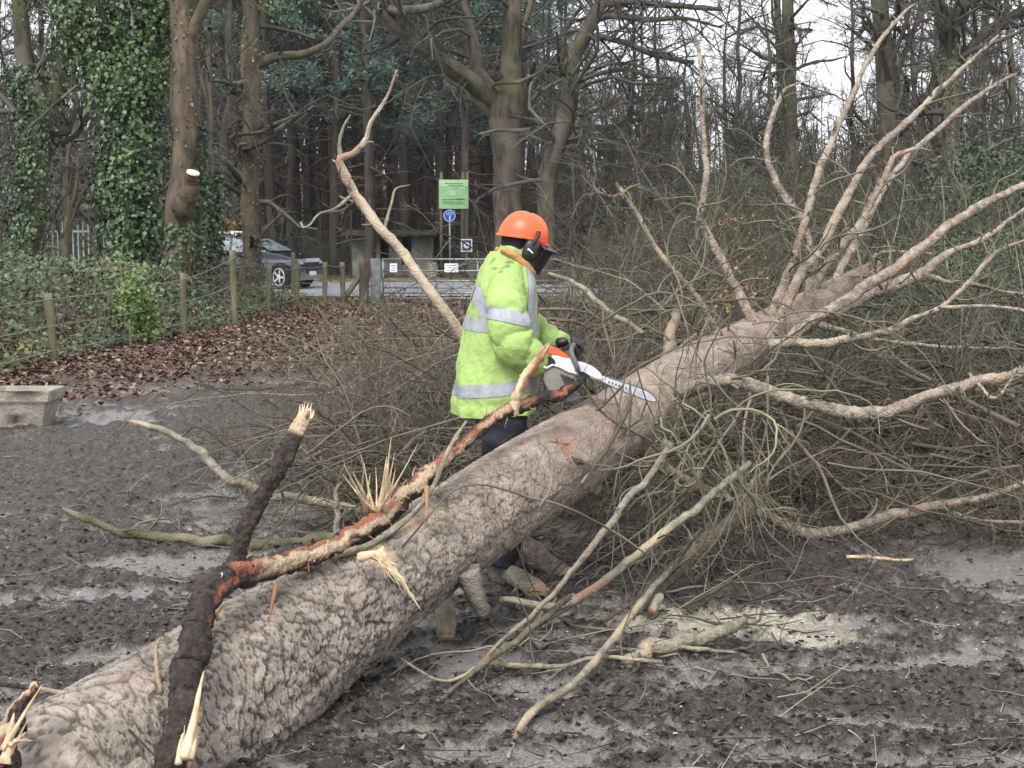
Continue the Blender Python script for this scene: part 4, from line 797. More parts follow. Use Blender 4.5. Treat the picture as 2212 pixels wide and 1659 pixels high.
tree('small_bare_tree', 'small dark leafless trunk in front of the palisade fence', [(138, 620, 36, 26), (140, 540, 36, 22), (150, 470, 36, 18), (142, 400, 36, 15), (150, 320, 36, 9), (170, 250, 36, 5)], [[(146, 470, 36, 12), (165, 400, 36, 8), (168, 330, 36, 5)]], 'oak', None, dict(n0=14, n1=8, t0=.2, L=2.0, k2=5, k3=4, k4=3))
tree('oak_tree', 'big grey green oak trunk behind the orange helmet with mossy limbs', [(1095, 640, 46, 76), (1096, 560, 46, 66), (1096, 450, 46, 62), (1100, 330, 46, 66), (1098, 240, 46, 78), (1100, 160, 46, 48), (1104, 60, 46, 40), (1108, -60, 46, 34), (1112, -300, 46, 24)],
     [[(1085, 230, 46, 40), (1040, 190, 45.8, 44), (985, 155, 45.5, 42), (930, 115, 45, 34), (880, 80, 44.5, 28), (835, 45, 44, 24), (812, 10, 43.8, 22), (800, -40, 43.6, 18)], [(862, 70, 44.3, 14), (872, 30, 44, 18), (840, 22, 44, 20), (900, 22, 44, 20), (960, 2, 44, 18), (1010, -30, 44, 14)],
      [(1075, 215, 46, 44), (1035, 160, 46, 34), (1025, 90, 46, 26), (1010, 30, 46, 18), (985, -40, 46, 16)], [(1120, 215, 46, 26), (1150, 175, 46, 22), (1190, 140, 46, 18), (1212, 120, 46, 14), (1225, 60, 46, 10), (1260, 10, 46, 8)], [(1125, 265, 46, 14), (1180, 262, 46, 17), (1240, 270, 46, 15), (1310, 276, 46, 14), (1360, 262, 46, 11), (1440, 240, 46, 8), (1480, 215, 46, 4)],
      [(1120, 120, 46, 16), (1130, 60, 46, 14), (1150, 0, 46, 12)], [(1060, 250, 46, 16), (980, 180, 45, 8), (930, 165, 45, 6), (860, 210, 45, 4)], [(1030, 195, 45.8, 14), (1000, 165, 45, 10), (960, 130, 45, 10), (930, 100, 45, 8)]],
     'oak', None, dict(n0=16, n1=9, t0=.35, L=4.2, k2=5, k3=4, k4=3, ang=(40, 85)), n=70, sides=24, amp=.25)
tree('oak_tree', 'dark leaning oak trunk just right of the big grey green oak', [(1178, 640, 44, 44), (1178, 540, 44, 40), (1180, 440, 44, 38), (1188, 360, 44, 40), (1210, 290, 44, 38), (1226, 220, 44, 38), (1234, 140, 44, 36), (1258, 80, 44, 32), (1285, 30, 44, 28), (1315, -40, 44, 22), (1370, -160, 44, 14)],
     [[(1200, 330, 44, 26), (1228, 300, 44, 16), (1290, 295, 44, 14), (1350, 330, 44, 12), (1400, 300, 44, 8)], [(1236, 120, 44, 20), (1275, 80, 44, 14), (1340, 90, 44, 13), (1420, 120, 44, 12), (1500, 135, 44, 8)], [(1262, 70, 44, 20), (1310, 36, 44, 13), (1400, 42, 44, 12), (1480, 40, 44, 8), (1560, 60, 44, 5)], [(1300, 10, 44, 14), (1370, 5, 44, 12), (1460, 12, 44, 12), (1560, 20, 44, 9)],
      [(1215, 260, 44, 14), (1280, 240, 44, 10), (1330, 220, 44, 9), (1344, 210, 44, 5)], [(1240, 180, 44, 14), (1290, 160, 44, 11), (1350, 150, 44, 10), (1410, 165, 44, 8), (1470, 170, 44, 4)], [(1210, 330, 44, 12), (1290, 350, 44, 10), (1350, 390, 44, 8), (1400, 370, 44, 4)]],
     'oak', None, dict(n0=24, n1=17, t0=.3, L=4.0, k2=6, k3=4, k4=3, ang=(40, 85), trop=(0, 0, -.1)), n=60, sides=20, amp=.22)
tree('bare_tree', 'straight dark trunk with yellow lichen bands against the bright sky gap', [(1712, 640, 52, 30), (1708, 400, 52, 28), (1705, 200, 52, 27), (1703, 100, 52, 26), (1700, 0, 52, 24), (1698, -200, 52, 18)], (), 'oak', None, dict(n0=34, t0=.2, L=3.4, k2=7, k3=5, k4=3, ang=(50, 90), trop=(0, 0, -.15)))
tree('bare_tree', 'slimmer dark trunk just left of the lichen banded trunk', [(1672, 640, 54, 20), (1675, 400, 54, 17), (1685, 190, 54, 16), (1678, 0, 54, 14), (1676, -160, 54, 10)], (), 'oak', None, dict(n0=30, t0=.2, L=3, k2=7, k3=5, k4=3, ang=(50, 90), trop=(0, 0, -.15)))
tree('bare_tree', 'thick grey trunk at the right edge of the bright sky gap', [(1918, 640, 38, 48), (1920, 400, 38, 44), (1915, 250, 38, 42), (1908, 120, 38, 38), (1900, 0, 38, 34), (1895, -160, 38, 28)], [[(1905, 90, 38, 16), (1870, 60, 38, 10), (1855, 80, 38, 6)], [(1925, 200, 38, 12), (1960, 100, 38, 12), (1985, 30, 38, 12), (2000, -80, 38, 8)]], 'oak', None, dict(n0=26, n1=8, t0=.3, L=3, k2=6, k3=5, k4=3))
tree('ivy_tree', 'dark ivy flecked forked trunk near the top right corner', [(2052, 640, 30, 44), (2052, 400, 30, 40), (2050, 180, 30, 38), (2050, 90, 30, 42), (2030, 20, 30, 26), (2015, -120, 30, 18)], [[(2055, 90, 30, 34), (2075, 30, 30, 28), (2090, -60, 30, 22)], [(2060, 150, 30, 16), (2090, 110, 30, 20), (2130, 70, 30, 22), (2180, 40, 30, 20), (2260, 0, 30, 18), (2350, -30, 30, 14)]], 'oak', [(0, 1100, dict(t0=.45, t1=.9, off=(.0, .14), size=(.05, .08)))], dict(n0=16, n1=12, t0=.3, L=2.6, k2=6, k3=5, k4=3))

# ------------------------------------------------------------------ the wood behind: shared meshes
def pine_meshes(seed):
    global rng; keep_ = rng; rng = np.random.default_rng(seed)
    Hh = 19 + 4*rng.random(); n = 14; z = np.linspace(-.3, Hh, n); x = np.cumsum(rng.normal(size=n)*.05); y = np.cumsum(rng.normal(size=n)*.05)
    A = np.stack([x, y, z], 1)[None]; r = (.19*(1-.75*np.linspace(0, 1, n)))[None]
    bt = Bag(); bt.tubes(A, r, 10)
    p1, r1 = spawn(A, r, 46, .06, .6, (65, 100), (.5, 1), None, .22, 6, .12, (0, 0, -.3), .3, Ls=2.2, rmin=.018); r1 = np.minimum(r1, .035)
    p2, r2 = spawn(p1, r1, 5, .2, 1, (30, 70), (.3, .55), None, .5, 4, .2, (0, 0, 0), .4, rmin=.009)
    bt.tubes(p1, r1, 4, np.full(len(p1), .6)); bt.tubes(p2, r2, 3, np.full(len(p2), .6))
    bc = Bag()
    q1, s1 = spawn(A, r, 60, .26, 1, (55, 90), (.6, 1), None, .3, 7, .12, (0, 0, .25), .3, Ls=3.2, rmin=.02, decay=.45)
    q2, s2 = spawn(q1, s1, 5, .35, 1, (30, 60), (.3, .55), None, .5, 5, .15, (0, 0, .2), .4, rmin=.012)
    bc.tubes(q1, np.minimum(s1, .05), 4, np.zeros(len(q1))); bc.tubes(q2, s2, 3, np.zeros(len(q2)))
    ends = np.concatenate([q2[:, 2:].reshape(-1, 3), q1[:, -2:].reshape(-1, 3)]); ends = ends[rng.random(len(ends)) < .75]
    K = 14; P_ = np.repeat(ends, K, 0) + rng.normal(size=(len(ends)*K, 3))*[.16, .16, .08]
    d = rdir(len(P_)); d[:, 2] = d[:, 2]*.5 + .45
    tb = np.repeat(rng.random(len(ends)), K)*.6 + .4*rng.random(len(P_))
    bc.leaves(P_, d, rdir(len(P_)), .14+.14*rng.random(len(P_)), .035+.02*rng.random(len(P_)), tb, .1)
    rng = keep_; t = bt.mesh('trunk'); t.materials.append(M['pinetrunk']); c = bc.mesh('crown', False); c.materials.append(M['needle']); return t, c
def bare_meshes(seed, Hh=13, r0=.16, spread=4.5, n1=26, k2=7, k3=5, k4=4):
    global rng; keep_ = rng; rng = np.random.default_rng(seed)
    n = 12; z = np.linspace(-.3, Hh, n); x = np.cumsum(rng.normal(size=n)*.14); y = np.cumsum(rng.normal(size=n)*.14)
    A = np.stack([x, y, z], 1)[None]; r = (r0*(1-.85*np.linspace(0, 1, n)))[None]; bt = Bag(); bt.tubes(A, r, 9)
    bc = Bag()
    p1, r1 = spawn(A, r, n1, .14, 1, (35, 75), (.5, 1), None, .5, 9, .16, (0, 0, .35), .25, Ls=spread, rmin=.02, decay=.4)
    p2, r2 = spawn(p1, r1, k2, .15, 1, (30, 65), (.3, .6), None, .5, 6, .18, (0, 0, .15), .3, rmin=.012)
    p3, r3 = spawn(p2, r2, k3, .15, 1, (25, 60), (.35, .65), None, .5, 5, .18, (0, 0, .1), .4, rmin=.008)
    p4, r4 = spawn(p3, r3, k4-1, .2, 1, (25, 60), (.5, .95), None, .6, 3, .22, (0, 0, .1), .5, rmin=.006)
    bc.tubes(p1[:, ::2], r1[:, ::2], 4); bc.tubes(p2, r2, 3); bc.tubes(p3, r3, 3); bc.tubes(p4, r4, 3)
    rng = keep_; t = bt.mesh('trunk'); t.materials.append(M['oak']); c = bc.mesh('twigs'); c.materials.append(M['farwood']); return t, c
PN = [pine_meshes(200+i) for i in range(3)]; BT = [bare_meshes(300+i) for i in range(4)]
def plant(meshes, name, x, y, s, label, cat, group, cn):
    r = empty(name, (x, y, float(ground_h(np.array([x]), np.array([y]))[0]) - .05), label, cat, group, rz=random.random()*6.28); r.scale = (s, s, s*random.uniform(.9, 1.1))
    for me, nm in zip(meshes, ('trunk', cn)):
        o = bpy.data.objects.new(nm, me); COL.objects.link(o); o.parent = r
        if nm == cn: o['kind'] = 'stuff'
def xr(u, y): return (u-1106)/FPX*y
k = 0
for row, (y0, y1, cnt, ua, ub) in enumerate([(51, 58, 9, 455, 1060), (58, 68, 17, 380, 1110), (68, 84, 26, 300, 1180), (84, 110, 34, 240, 1240)]):
    for i in range(cnt):
        y = random.uniform(y0, y1); u = ua + (ub-ua)*(i+random.random())/cnt
        plant(PN[k % 3], 'pine_tree', xr(u, y), y, random.uniform(.8, 1.1), 'tall dark pine standing in the dense pine wood beyond the road', 'pine tree', 'pines of the wood beyond the road', 'crown'); k += 1
k = 0
for y0, y1, cnt, ua, ub, s0, s1 in [(52, 62, 12, 1130, 2300, .42, .62), (62, 80, 12, 1130, 1680, .5, .7), (62, 80, 6, 1900, 2300, .6, .9), (80, 110, 16, 1100, 1720, .55, .8), (80, 110, 9, 1880, 2350, .7, 1.0), (38, 60, 11, -150, 480, .8, 1.1), (60, 90, 14, -150, 480, .9, 1.2), (34, 44, 5, 1880, 2350, .7, .9), (44, 60, 7, 1850, 2350, .8, 1.1), (110, 140, 14, 1100, 2350, .55, .8), (47, 60, 9, 1180, 1690, .75, 1.0), (55, 75, 7, 1930, 2350, .8, 1.0)]:
    for i in range(cnt):
        y = random.uniform(y0, y1); u = ua + (ub-ua)*(i+random.random())/cnt
        plant(BT[k % 4], 'bare_tree', xr(u, y), y, random.uniform(s0, s1), 'leafless grey brown tree standing in the wood beyond the clearing', 'tree', 'leafless trees of the wood behind', 'twigs'); k += 1
# scrub on the right: many stemmed bushes
def bush_mesh(seed, h=2.6, n=22, lean=.5, lv=(7, 5, 3), th=.016, lv4=0):
    global rng; keep_ = rng; rng = np.random.default_rng(seed); b = Bag()
    a = rng.random(n)*6.28; p = np.stack([np.cos(a)*.35*rng.random(n), np.sin(a)*.35*rng.random(n), -.05+0*a], 1); d = np.stack([np.cos(a)*lean, np.sin(a)*lean, np.ones(n)], 1)
    A, r = grow(p, d, h*(.6+.5*rng.random(n)), th*(.6+.8*rng.random(n)), 12, .17, (0, 0, -.25), .3)
    A1, r1 = spawn(A, r, lv[0], .12, 1, (35, 80), (.3, .55), None, .5, 7, .24, (0, 0, .1), .35, rmin=.004)
    A2, r2 = spawn(A1, r1, lv[1], .15, 1, (25, 65), (.3, .6), None, .6, 5, .2, (0, 0, .05), .4, rmin=.003)
    A3, r3 = spawn(A2, r2, lv[2], .2, 1, (25, 60), (.35, .8), None, .7, 3, .2, (0, 0, 0), .5, rmin=.0026)
    for AA, rr_, s_ in ((A, r, 6), (A1, r1, 4), (A2, r2, 3), (A3, r3, 3)):
        kk = len(AA); b.tubes(AA, rr_, s_, np.stack([rng.random(kk), rng.random(kk)*.4, (rng.random(kk) < .3)*.7], 1))
    me = b.mesh('bush_stems'); rng = keep_; return me
M['scrub'] = mat('scrub_twigs', (.092, .092, .066), (.048, .050, .036), 3, .9, 0, 50, .1, .6, g=(.20, .19, .14), b=(.035, .03, .024))
BU = [bush_mesh(400+i) for i in range(4)]
for m_ in BU: m_.materials.append(M['scrub'])
def leafy_mesh(seed, h=2.2, n=13000):
    global rng; keep_ = rng; rng = np.random.default_rng(seed); b = Bag()
    c = rdir(60)*rng.random((60, 1))**.5*[1, 1, .8]*h*.5 + [0, 0, h*.55]
    i = rng.integers(0, 60, n); p = c[i] + rng.normal(size=(n, 3))*.15*h*.6; p[:, 2] = np.abs(p[:, 2])
    b.leaves(p, rdir(n) + [0, 0, -.2], rdir(n) + [0, 0, .8], .035+.045*rng.random(n), .022+.022*rng.random(n), np.stack([.3+.7*rng.random(n), (rng.random(n) < .12)*.7, (rng.random(n) < .2)*.6], 1), .2)
    me = b.mesh('foliage', False); me.materials.append(M['evergreen']); rng = keep_; return me
LF = [leafy_mesh(500+i) for i in range(2)]
k = 0
for y0, y1, cnt, ua, ub, s0, s1 in [(13, 16, 10, 1300, 2300, .5, .75), (16, 20, 14, 1420, 2350, .8, 1.1), (20, 27, 17, 1480, 2350, 1.0, 1.5), (27, 36, 16, 1560, 2350, 1.3, 1.9), (36, 50, 14, 1600, 2350, 1.5, 2.1), (30, 44, 8, 1290, 1560, .5, .85), (54, 68, 24, 420, 1260, .6, 1.1), (50, 64, 12, -100, 420, 1.2, 2.0)]:
    for i in range(cnt):
        y = random.uniform(y0, y1); u = ua + (ub-ua)*(i+random.random())/cnt; far = y > 50
        put(BU[k % 4], 'thicket_bush', xr(u, y), y, 0, random.uniform(s0, s1), random.random()*6.28, label='leafless bush in the undergrowth of the wood across the road' if far else 'leafless many stemmed bush in the scrub on the right', cat='bush', group='undergrowth across the road' if far else 'leafless bushes on the right'); k += 1
for i, (u, y, s_, lb) in enumerate([(2060, 17, .75, 'dark evergreen bush low behind the limbs on the right'), (2190, 15, .8, 'dark evergreen bush at the right edge below the long limb'), (2180, 24, 1.5, 'tall dark evergreen bush high at the right edge'), (1960, 20, .75, 'small dark evergreen bush behind the forked limb'), (1850, 14.5, .35, 'low evergreen sprig behind the upper curved limb'), (2110, 12.5, .45, 'low evergreen bush above the big curved limb'), (1590, 30, .7, 'distant evergreen bush behind the upright limb'), (1800, 13, .42, 'evergreen growth among the twigs under the fanned limbs'), (1980, 13.5, .5, 'evergreen growth behind the forked pale limb'), (1900, 12, .38, 'evergreen growth just above the big sagging limb'), (2040, 11, .36, 'evergreen growth low down between the two long right limbs'), (2200, 12.2, .5, 'evergreen growth at the right edge above the lowest limb')]):
    put(LF[i % 2], 'evergreen_bush', xr(u, y), y, 0, s_, i*1.3, label=lb, cat='bush')

def distant_wood():
    b = Bag(); n = 900; y = 74 + 70*rng.random(n)**1.3; x = (rng.random(n)*2-1)*(y*.42+4); z = ground_h(x, y)
    A, r = grow(np.stack([x, y, z-.2], 1), rdir(n)*.08+[0, 0, 1], np.where(x/y > .02, np.where((x/y > .19) & (x/y < .255), 4.8, 7.2), 8.0)*(.75+.5*rng.random(n)), .06+.08*rng.random(n), 6, .05, (0, 0, .2), .3)
    A1, r1 = spawn(A, r, 9, .08, 1, (25, 70), (.2, .42), None, .35, 4, .25, (0, 0, .3), .4, rmin=.016)
    b.tubes(A, r, 4); b.tubes(A1, r1, 3)
    A2, r2 = spawn(A1, r1, 1, .2, 1, (25, 60), (.4, .8), None, .6, 3, .2, (0, 0, .1), .5, rmin=.012); b.tubes(A2, r2, 3)
    o = link('distant_wood', b.mesh('distant_wood'), M['farwood']); props(o, 'grey brown mass of leafless wood far behind', kind='stuff')
distant_wood()

for i in range(17):
    y = random.uniform(11.5, 19); u = random.uniform(1690, 2260); put(LF[i % 2], 'evergreen_bush', xr(u, y), y, 0, random.uniform(.4, .62)*y/14, random.random()*6.28, label='dark evergreen growth mixed into the scrub on the right', cat='bush', group='evergreen growth on the right')
# ------------------------------------------------------------------ bramble bank behind the wire fence
def fence_x(y): return np.interp(y, [12, 18.2, 23, 25.5, 32.4, 36], [-6.3, -5.62, -5.1, -4.78, -4.72, -4.6])
def brambles():
    b = Bag(); n = 52000
    y = 15.5 + 19*rng.random(n)**1.1; dx = rng.random(n)**1.3*9; x = fence_x(y) - .12 - dx
    top = .22 + (.66 + .5*fbm(x*.7, y*.7, 0, 3, 60))*(1-.8*sstep(24, 30, y))*sstep(0, .9, dx) + .28*(fbm(x*2.2, y*2.2, 0, 3, 61)-.5)
    z = top*(1 - .55*rng.random(n)**2.2) + .03
    fr = dx < .8; z = np.where(fr, top*rng.random(n), z)
    patch = fbm(x*.6, y*.5, 0, 3, 66)
    t = np.stack([rng.random(n), np.clip((patch-.42)*4, 0, 1)*(rng.random(n) < .75), (rng.random(n) < .16)*rng.random(n)], 1)
    s = .045+.055*rng.random(n)
    b.leaves(np.stack([x, y, z], 1), rdir(n)+[0, 0, -.1], rdir(n)*.8+[.2, -.4, .7], s, s*.7, t, .2)
    o = link('bramble_leaves', b.mesh('bramble_leaves', False), M['bramble']); props(o, 'low bank of green and olive bramble leaves behind the wire fence', kind='stuff')
    b = Bag(); n = 1500; y = 16 + 18*rng.random(n); dx = rng.random(n)*6; x = fence_x(y)+.05-dx
    A, r = grow(np.stack([x, y, .15+.75*rng.random(n)*sstep(0, 1, dx)], 1), rdir(n)+[0, 0, .9], .5+1.0*rng.random(n), .003+.003*rng.random(n), 9, .15, (0, 0, -1.3), .4)
    A1, r1 = spawn(A, r, 1, .2, 1, (30, 60), (.2, .5), None, .7, 4, .15, (0, 0, -.2), .4, rmin=.0025)
    for AA, rr_ in ((A, r), (A1, r1)): AA[..., 2] = np.maximum(AA[..., 2], .03); b.tubes(AA, rr_, 3, np.stack([rng.random(len(AA)), rng.random(len(AA))*.7, (rng.random(len(AA)) < .3)*.6], 1))
    o = link('bramble_stems', b.mesh('bramble_stems'), M['twig']); props(o, 'arching thin bramble stems over the bank behind the fence', kind='stuff')
brambles()
def autumn():
    b = Bag()
    for u, v, y, r_, n in ((1590, 640, 9.8, .12, 70), (1600, 590, 10, .14, 40), (1568, 478, 11, .06, 40), (1612, 520, 11, .04, 14), (1530, 660, 9.6, .1, 30)):
        c = P(u, v, y); p = c + rng.normal(size=(n, 3))*r_*[1.3, 1, .6]; b.leaves(p, rdir(n), rdir(n), .02+.015*rng.random(n), .02+.01*rng.random(n), np.stack([rng.random(n), np.ones(n), 0*p[:, 0]], 1), .2)
    M['yellowleaf'] = mat('yellow_leaf', (.30, .17, .05), (.22, .12, .04), 2, .7, 0, 50, .2, .5)
    o = link('autumn_leaves', b.mesh('autumn_leaves', False), M['yellowleaf']); props(o, 'few orange yellow leaves hanging in the twigs behind the trunk', kind='stuff')
    b = Bag(); n = 260; c = P(475, 488, 34); p = c + rng.normal(size=(n, 3))*[.22, .2, .13]; b.leaves(p, rdir(n), rdir(n), .06+.03*rng.random(n), .05+.02*rng.random(n), np.stack([rng.random(n), 0*p[:, 0], 0*p[:, 0]], 1), .2)
    o = link('yellow_bush', b.mesh('yellow_bush', False), M['yellowleaf']); props(o, 'small yellow flowering bush just above the dark car', 'bush')
autumn()
def light_ivy():
    b = Bag(); n = 1500; c = P(292, 690, 21.5); p = c + rng.normal(size=(n, 3))*[.14, .15, .28]; p[:, 2] = np.abs(p[:, 2])
    b.leaves(p, rdir(n), rdir(n)+[0, -.5, .5], .06+.04*rng.random(n), .05+.03*rng.random(n), np.stack([.6+.4*rng.random(n), .6+.4*rng.random(n), 0*p[:, 0]], 1), .2)
    o = link('light_green_ivy', b.mesh('light_green_ivy', False), M['ivy']); props(o, 'bright yellow green ivy clump on the bramble bank', 'ivy')
light_ivy()

# ------------------------------------------------------------------ wire fence
fen = empty('wire_fence', (-5.1, 24, 0), 'leaning mossy wooden posts with barbed wire beside the bramble bank', 'fence')
POSTS = [((122, 792), (103, 633), 18.3, 22), ((284, 762), (279, 690), 20.4, 8), ((398, 728), (396, 590), 23.2, 17), ((508, 706), (502, 540), 25.6, 17), ((580, 682), (582, 574), 28.8, 14), ((642, 663), (641, 570), 32.4, 13), ((631, 658), (633, 545), 33.6, 9), ((701, 662), (702, 566), 32.6, 12), ((741, 660), (739, 566), 32.9, 12)]
tops = []
for (b0, t0, y, wd) in POSTS:
    a_ = P(*b0, y); a_[2] = -.15; c_ = P(*t0, y); n = 10; t = np.linspace(0, 1, n)[:, None]; A = a_*(1-t)+c_*t
    V, Q, T, C = loft(A, np.full(n, px(wd, y)/2*.82), 10, rough(.2, 6, int(y)), None, (False, True), (0, 1., 0)); keep(link('post', np_mesh('post', V, Q, T, C), M['fencepost']), fen); tops.append((a_, c_))
keep(link('brace', (lambda V, Q, T, C: np_mesh('brace', V, Q, T, C))(*loft(np.linspace(P(738, 652, 33), P(795, 572, 33), 10), np.full(10, .065), 10, rough(.12, 6, 3), None, (True, True), (0, 1., 0))), M['fencepost']), fen)
keep(link('post', (lambda V, Q, T, C: np_mesh('post', V, Q, T, C))(*loft(np.linspace(P(786, 668, 33), P(787, 560, 33), 10), np.full(10, .11), 10, rough(.12, 6, 3), None, (True, True), (0, 1., 0))), M['brownbark']), fen)
b = Bag()
main = [0, 2, 3, 4, 5, 7, 8]
for f in (.93, .62, .33):
    pts = [tops[0][0]*(1-f)+tops[0][1]*f + np.array([-.35, -6, 0])] + [tops[i][0]*(1-f)+tops[i][1]*f + [.07, 0, 0] for i in main]
    for p0, p1 in zip(pts, pts[1:]):
        t = np.linspace(0, 1, 12)[:, None]; A = p0*(1-t)+p1*t; A[:, 2] -= .03*np.sin(t[:, 0]*3.14)
        b.tubes(A, np.full(12, .0065), 4)
        for q in np.linspace(.05, .95, 14):
            c = p0*(1-q)+p1*q; c = c - [0, 0, .03*math.sin(q*3.14)]; d = rdir(1)[0]*.022; b.tubes(np.array([c-d, c, c+d]), np.full(3, .003), 3)
keep(link('barbed_wire', b.mesh('barbed_wire'), M['wire']), fen)

# ------------------------------------------------------------------ boxes and simple hard things
def box_mesh(name, boxes, bevel=.0):
    bm = bmesh.new()
    for c, s, *rot in boxes:
        r = bmesh.ops.create_cube(bm, size=1); mt = Matrix.Translation(Vector(c)) @ (rot[0].to_4x4() if rot else Matrix()) @ Matrix.Diagonal((*s, 1)); bmesh.ops.transform(bm, matrix=mt, verts=r['verts'])
    if bevel: bmesh.ops.bevel(bm, geom=bm.edges[:], offset=bevel, segments=2, affect='EDGES')
    me = bpy.data.meshes.new(name); bm.to_mesh(me); bm.free(); return me
def boxo(name, boxes, m, parent, bevel=.0): return keep(link(name, box_mesh(name, boxes, bevel), M[m] if isinstance(m, str) else m), parent)
def tubeo(name, pts, r, m, parent, sides=10, cap=True):
    A = np.array(pts, float); b = Bag(); b.tubes(A, np.full(len(A), r) if np.isscalar(r) else np.array(r), sides, np.array([.5]), cap); return keep(link(name, b.mesh(name), M[m]), parent)
def text_mesh(s, size, name='lettering'):
    cu = bpy.data.curves.new('t', 'FONT'); cu.body = s; cu.size = size; cu.align_x = 'CENTER'; cu.align_y = 'CENTER'; cu.extrude = .002
    o = bpy.data.objects.new('t', cu); COL.objects.link(o); dg = bpy.context.evaluated_depsgraph_get(); me = bpy.data.meshes.new_from_object(o.evaluated_get(dg)); me.name = name
    bpy.data.objects.remove(o); me.transform(Matrix.Rotation(math.pi/2, 4, 'X')); return me
# palisade
pal = empty('palisade_fence', (xr(165, 45), 45, 0), 'grey green metal palisade fence between the left trunks', 'fence')
for i in range(23):
    x = xr(85, 45) + i*.155; bm_h = 1.86; me = box_mesh('pale', [((x, 45, bm_h/2), (.065, .012, bm_h))]); 
    for v in me.vertices:
        if v.co.z > 1: v.co.x = x + (v.co.x - x)*.35
    keep(link('pale', me, M['palisade']), pal)
for z in (.45, 1.6): boxo('rail', [((xr(85, 45)+1.7, 45.04, z), (3.7, .05, .06))], 'palisade', pal)
# tall dark mesh fence beyond the road
mf = empty('mesh_fence', (xr(680, 48), 48, 0), 'dark green welded mesh fence in front of the pine wood', 'fence')
b = Bag(); x0, x1 = xr(560, 48), xr(762, 48)
for x in np.arange(x0, x1, .1): b.tubes(np.array([[x, 48, .05], [x, 48, 1.2], [x, 48, 2.2]]), np.full(3, .004), 3)
for z in np.arange(.1, 2.25, .15): b.tubes(np.array([[x0, 48, z], [(x0+x1)/2, 48, z], [x1, 48, z]]), np.full(3, .004), 3)
keep(link('mesh_panel', b.mesh('mesh_panel'), M['darkfence']), mf)
for x in np.arange(x0, x1+.1, 1.0): boxo('post', [((x, 48.02, 1.12), (.06, .06, 2.3))], 'darkfence', mf)
# gate
gy = 33.2
gate = empty('field_gate', (xr(823, gy), gy, 0), 'galvanised metal field gate with white notices across the track', 'gate')
gx0, gx1 = xr(828, gy), xr(1236, gy)
for z in (1.0, .74, .52, .37, .25, .13): tubeo('rail', [(gx0, gy, z), ((gx0+gx1)/2, gy, z), (gx1, gy, z)], .021, 'steel', gate)
for x in (gx0, gx1, (gx0+gx1)/2): tubeo('upright', [(x, gy+.03, .1), (x, gy+.03, .6), (x, gy+.03, 1.02)], .022, 'steel', gate)
tubeo('brace', [(gx0, gy+.05, .13), ((gx0+gx1)/2*.5+gx0*.5, gy+.05, .6), ((gx0+gx1)/2, gy+.05, 1.0)], .015, 'steel', gate)
for u0, u1, tx in ((960, 990, ('PLEASE KEEP', 'GATE CLEAR')), (842, 858, ('',))):
    a_, c_ = P(u0, 569, gy-.06), P(u1, 588, gy-.06); ctr = (a_+c_)/2; o = boxo('notice', [(ctr, (abs(c_[0]-a_[0]), .008, abs(a_[2]-c_[2])))], 'white', gate)
    for j in range(3): # grey print lines too small to read
        boxo('print_line', [((ctr[0], gy-.066, ctr[2] + .05 - j*.05), ((c_[0]-a_[0])*(.7 if j != 1 else .5), .003, .010))], 'blue' if u0 < 900 else 'signdark', gate)
boxo('gate_post', [((xr(812, gy), gy, .5), (.22, .12, 1.04))], 'steel', gate, .01)
# barrier blocks
for u0, u1, v0, v1, lb in ((924, 946, 568, 600, 'square cream concrete block seen through the gate'), (1012, 1046, 566, 602, 'larger grey concrete block seen through the gate beside the jacket'), (884, 906, 574, 600, 'dark stained concrete block seen through the gate')):
    y = 50; a_, c_ = P(u0, v0, y), P(u1, v1, y); me = box_mesh('concrete_block', [((0, 0, 0), (c_[0]-a_[0], .5, a_[2]-c_[2]))], .04); o = link('concrete_block', me, M['cream'] if 'cream' in lb else M['concrete']); o.location = Vector((a_+c_)/2); o.location.z = (a_[2]-c_[2])/2 + .05; props(o, lb, 'concrete block')
# ruined concrete shelter
sh_y = 53
sh = empty('concrete_shelter', (xr(850, sh_y), sh_y, 0), 'low weathered concrete hut with a dark flat roof across the road', 'hut')
def wallbit(u0, u1, v0, name='wall', m='concrete', dy=0, th=.25, v1=None):
    a_, c_ = P(u0, v0, sh_y), P(u1, v0, sh_y); z0 = 0 if v1 is None else P(u0, v1, sh_y)[2]
    boxo(name, [(((a_[0]+c_[0])/2, sh_y+dy, (a_[2]+z0)/2), (c_[0]-a_[0], th, a_[2]-z0))], m, sh, .02)
wallbit(758, 822, 508); wallbit(840, 868, 516); wallbit(889, 903, 512); wallbit(903, 933, 512, dy=.004); wallbit(822, 840, 560); wallbit(868, 889, 572)
wallbit(756, 760, 510, dy=1.2, th=2.2); wallbit(929, 933, 512, dy=1.2, th=2.2); wallbit(758, 933, 512, dy=2.4)
wallbit(750, 945, 497, 'roof', 'roof', .9, 3.2, 508)
a_ = P(851, 518, sh_y-.16); boxo('poster', [(a_, (.22, .01, .38))], 'white', sh)
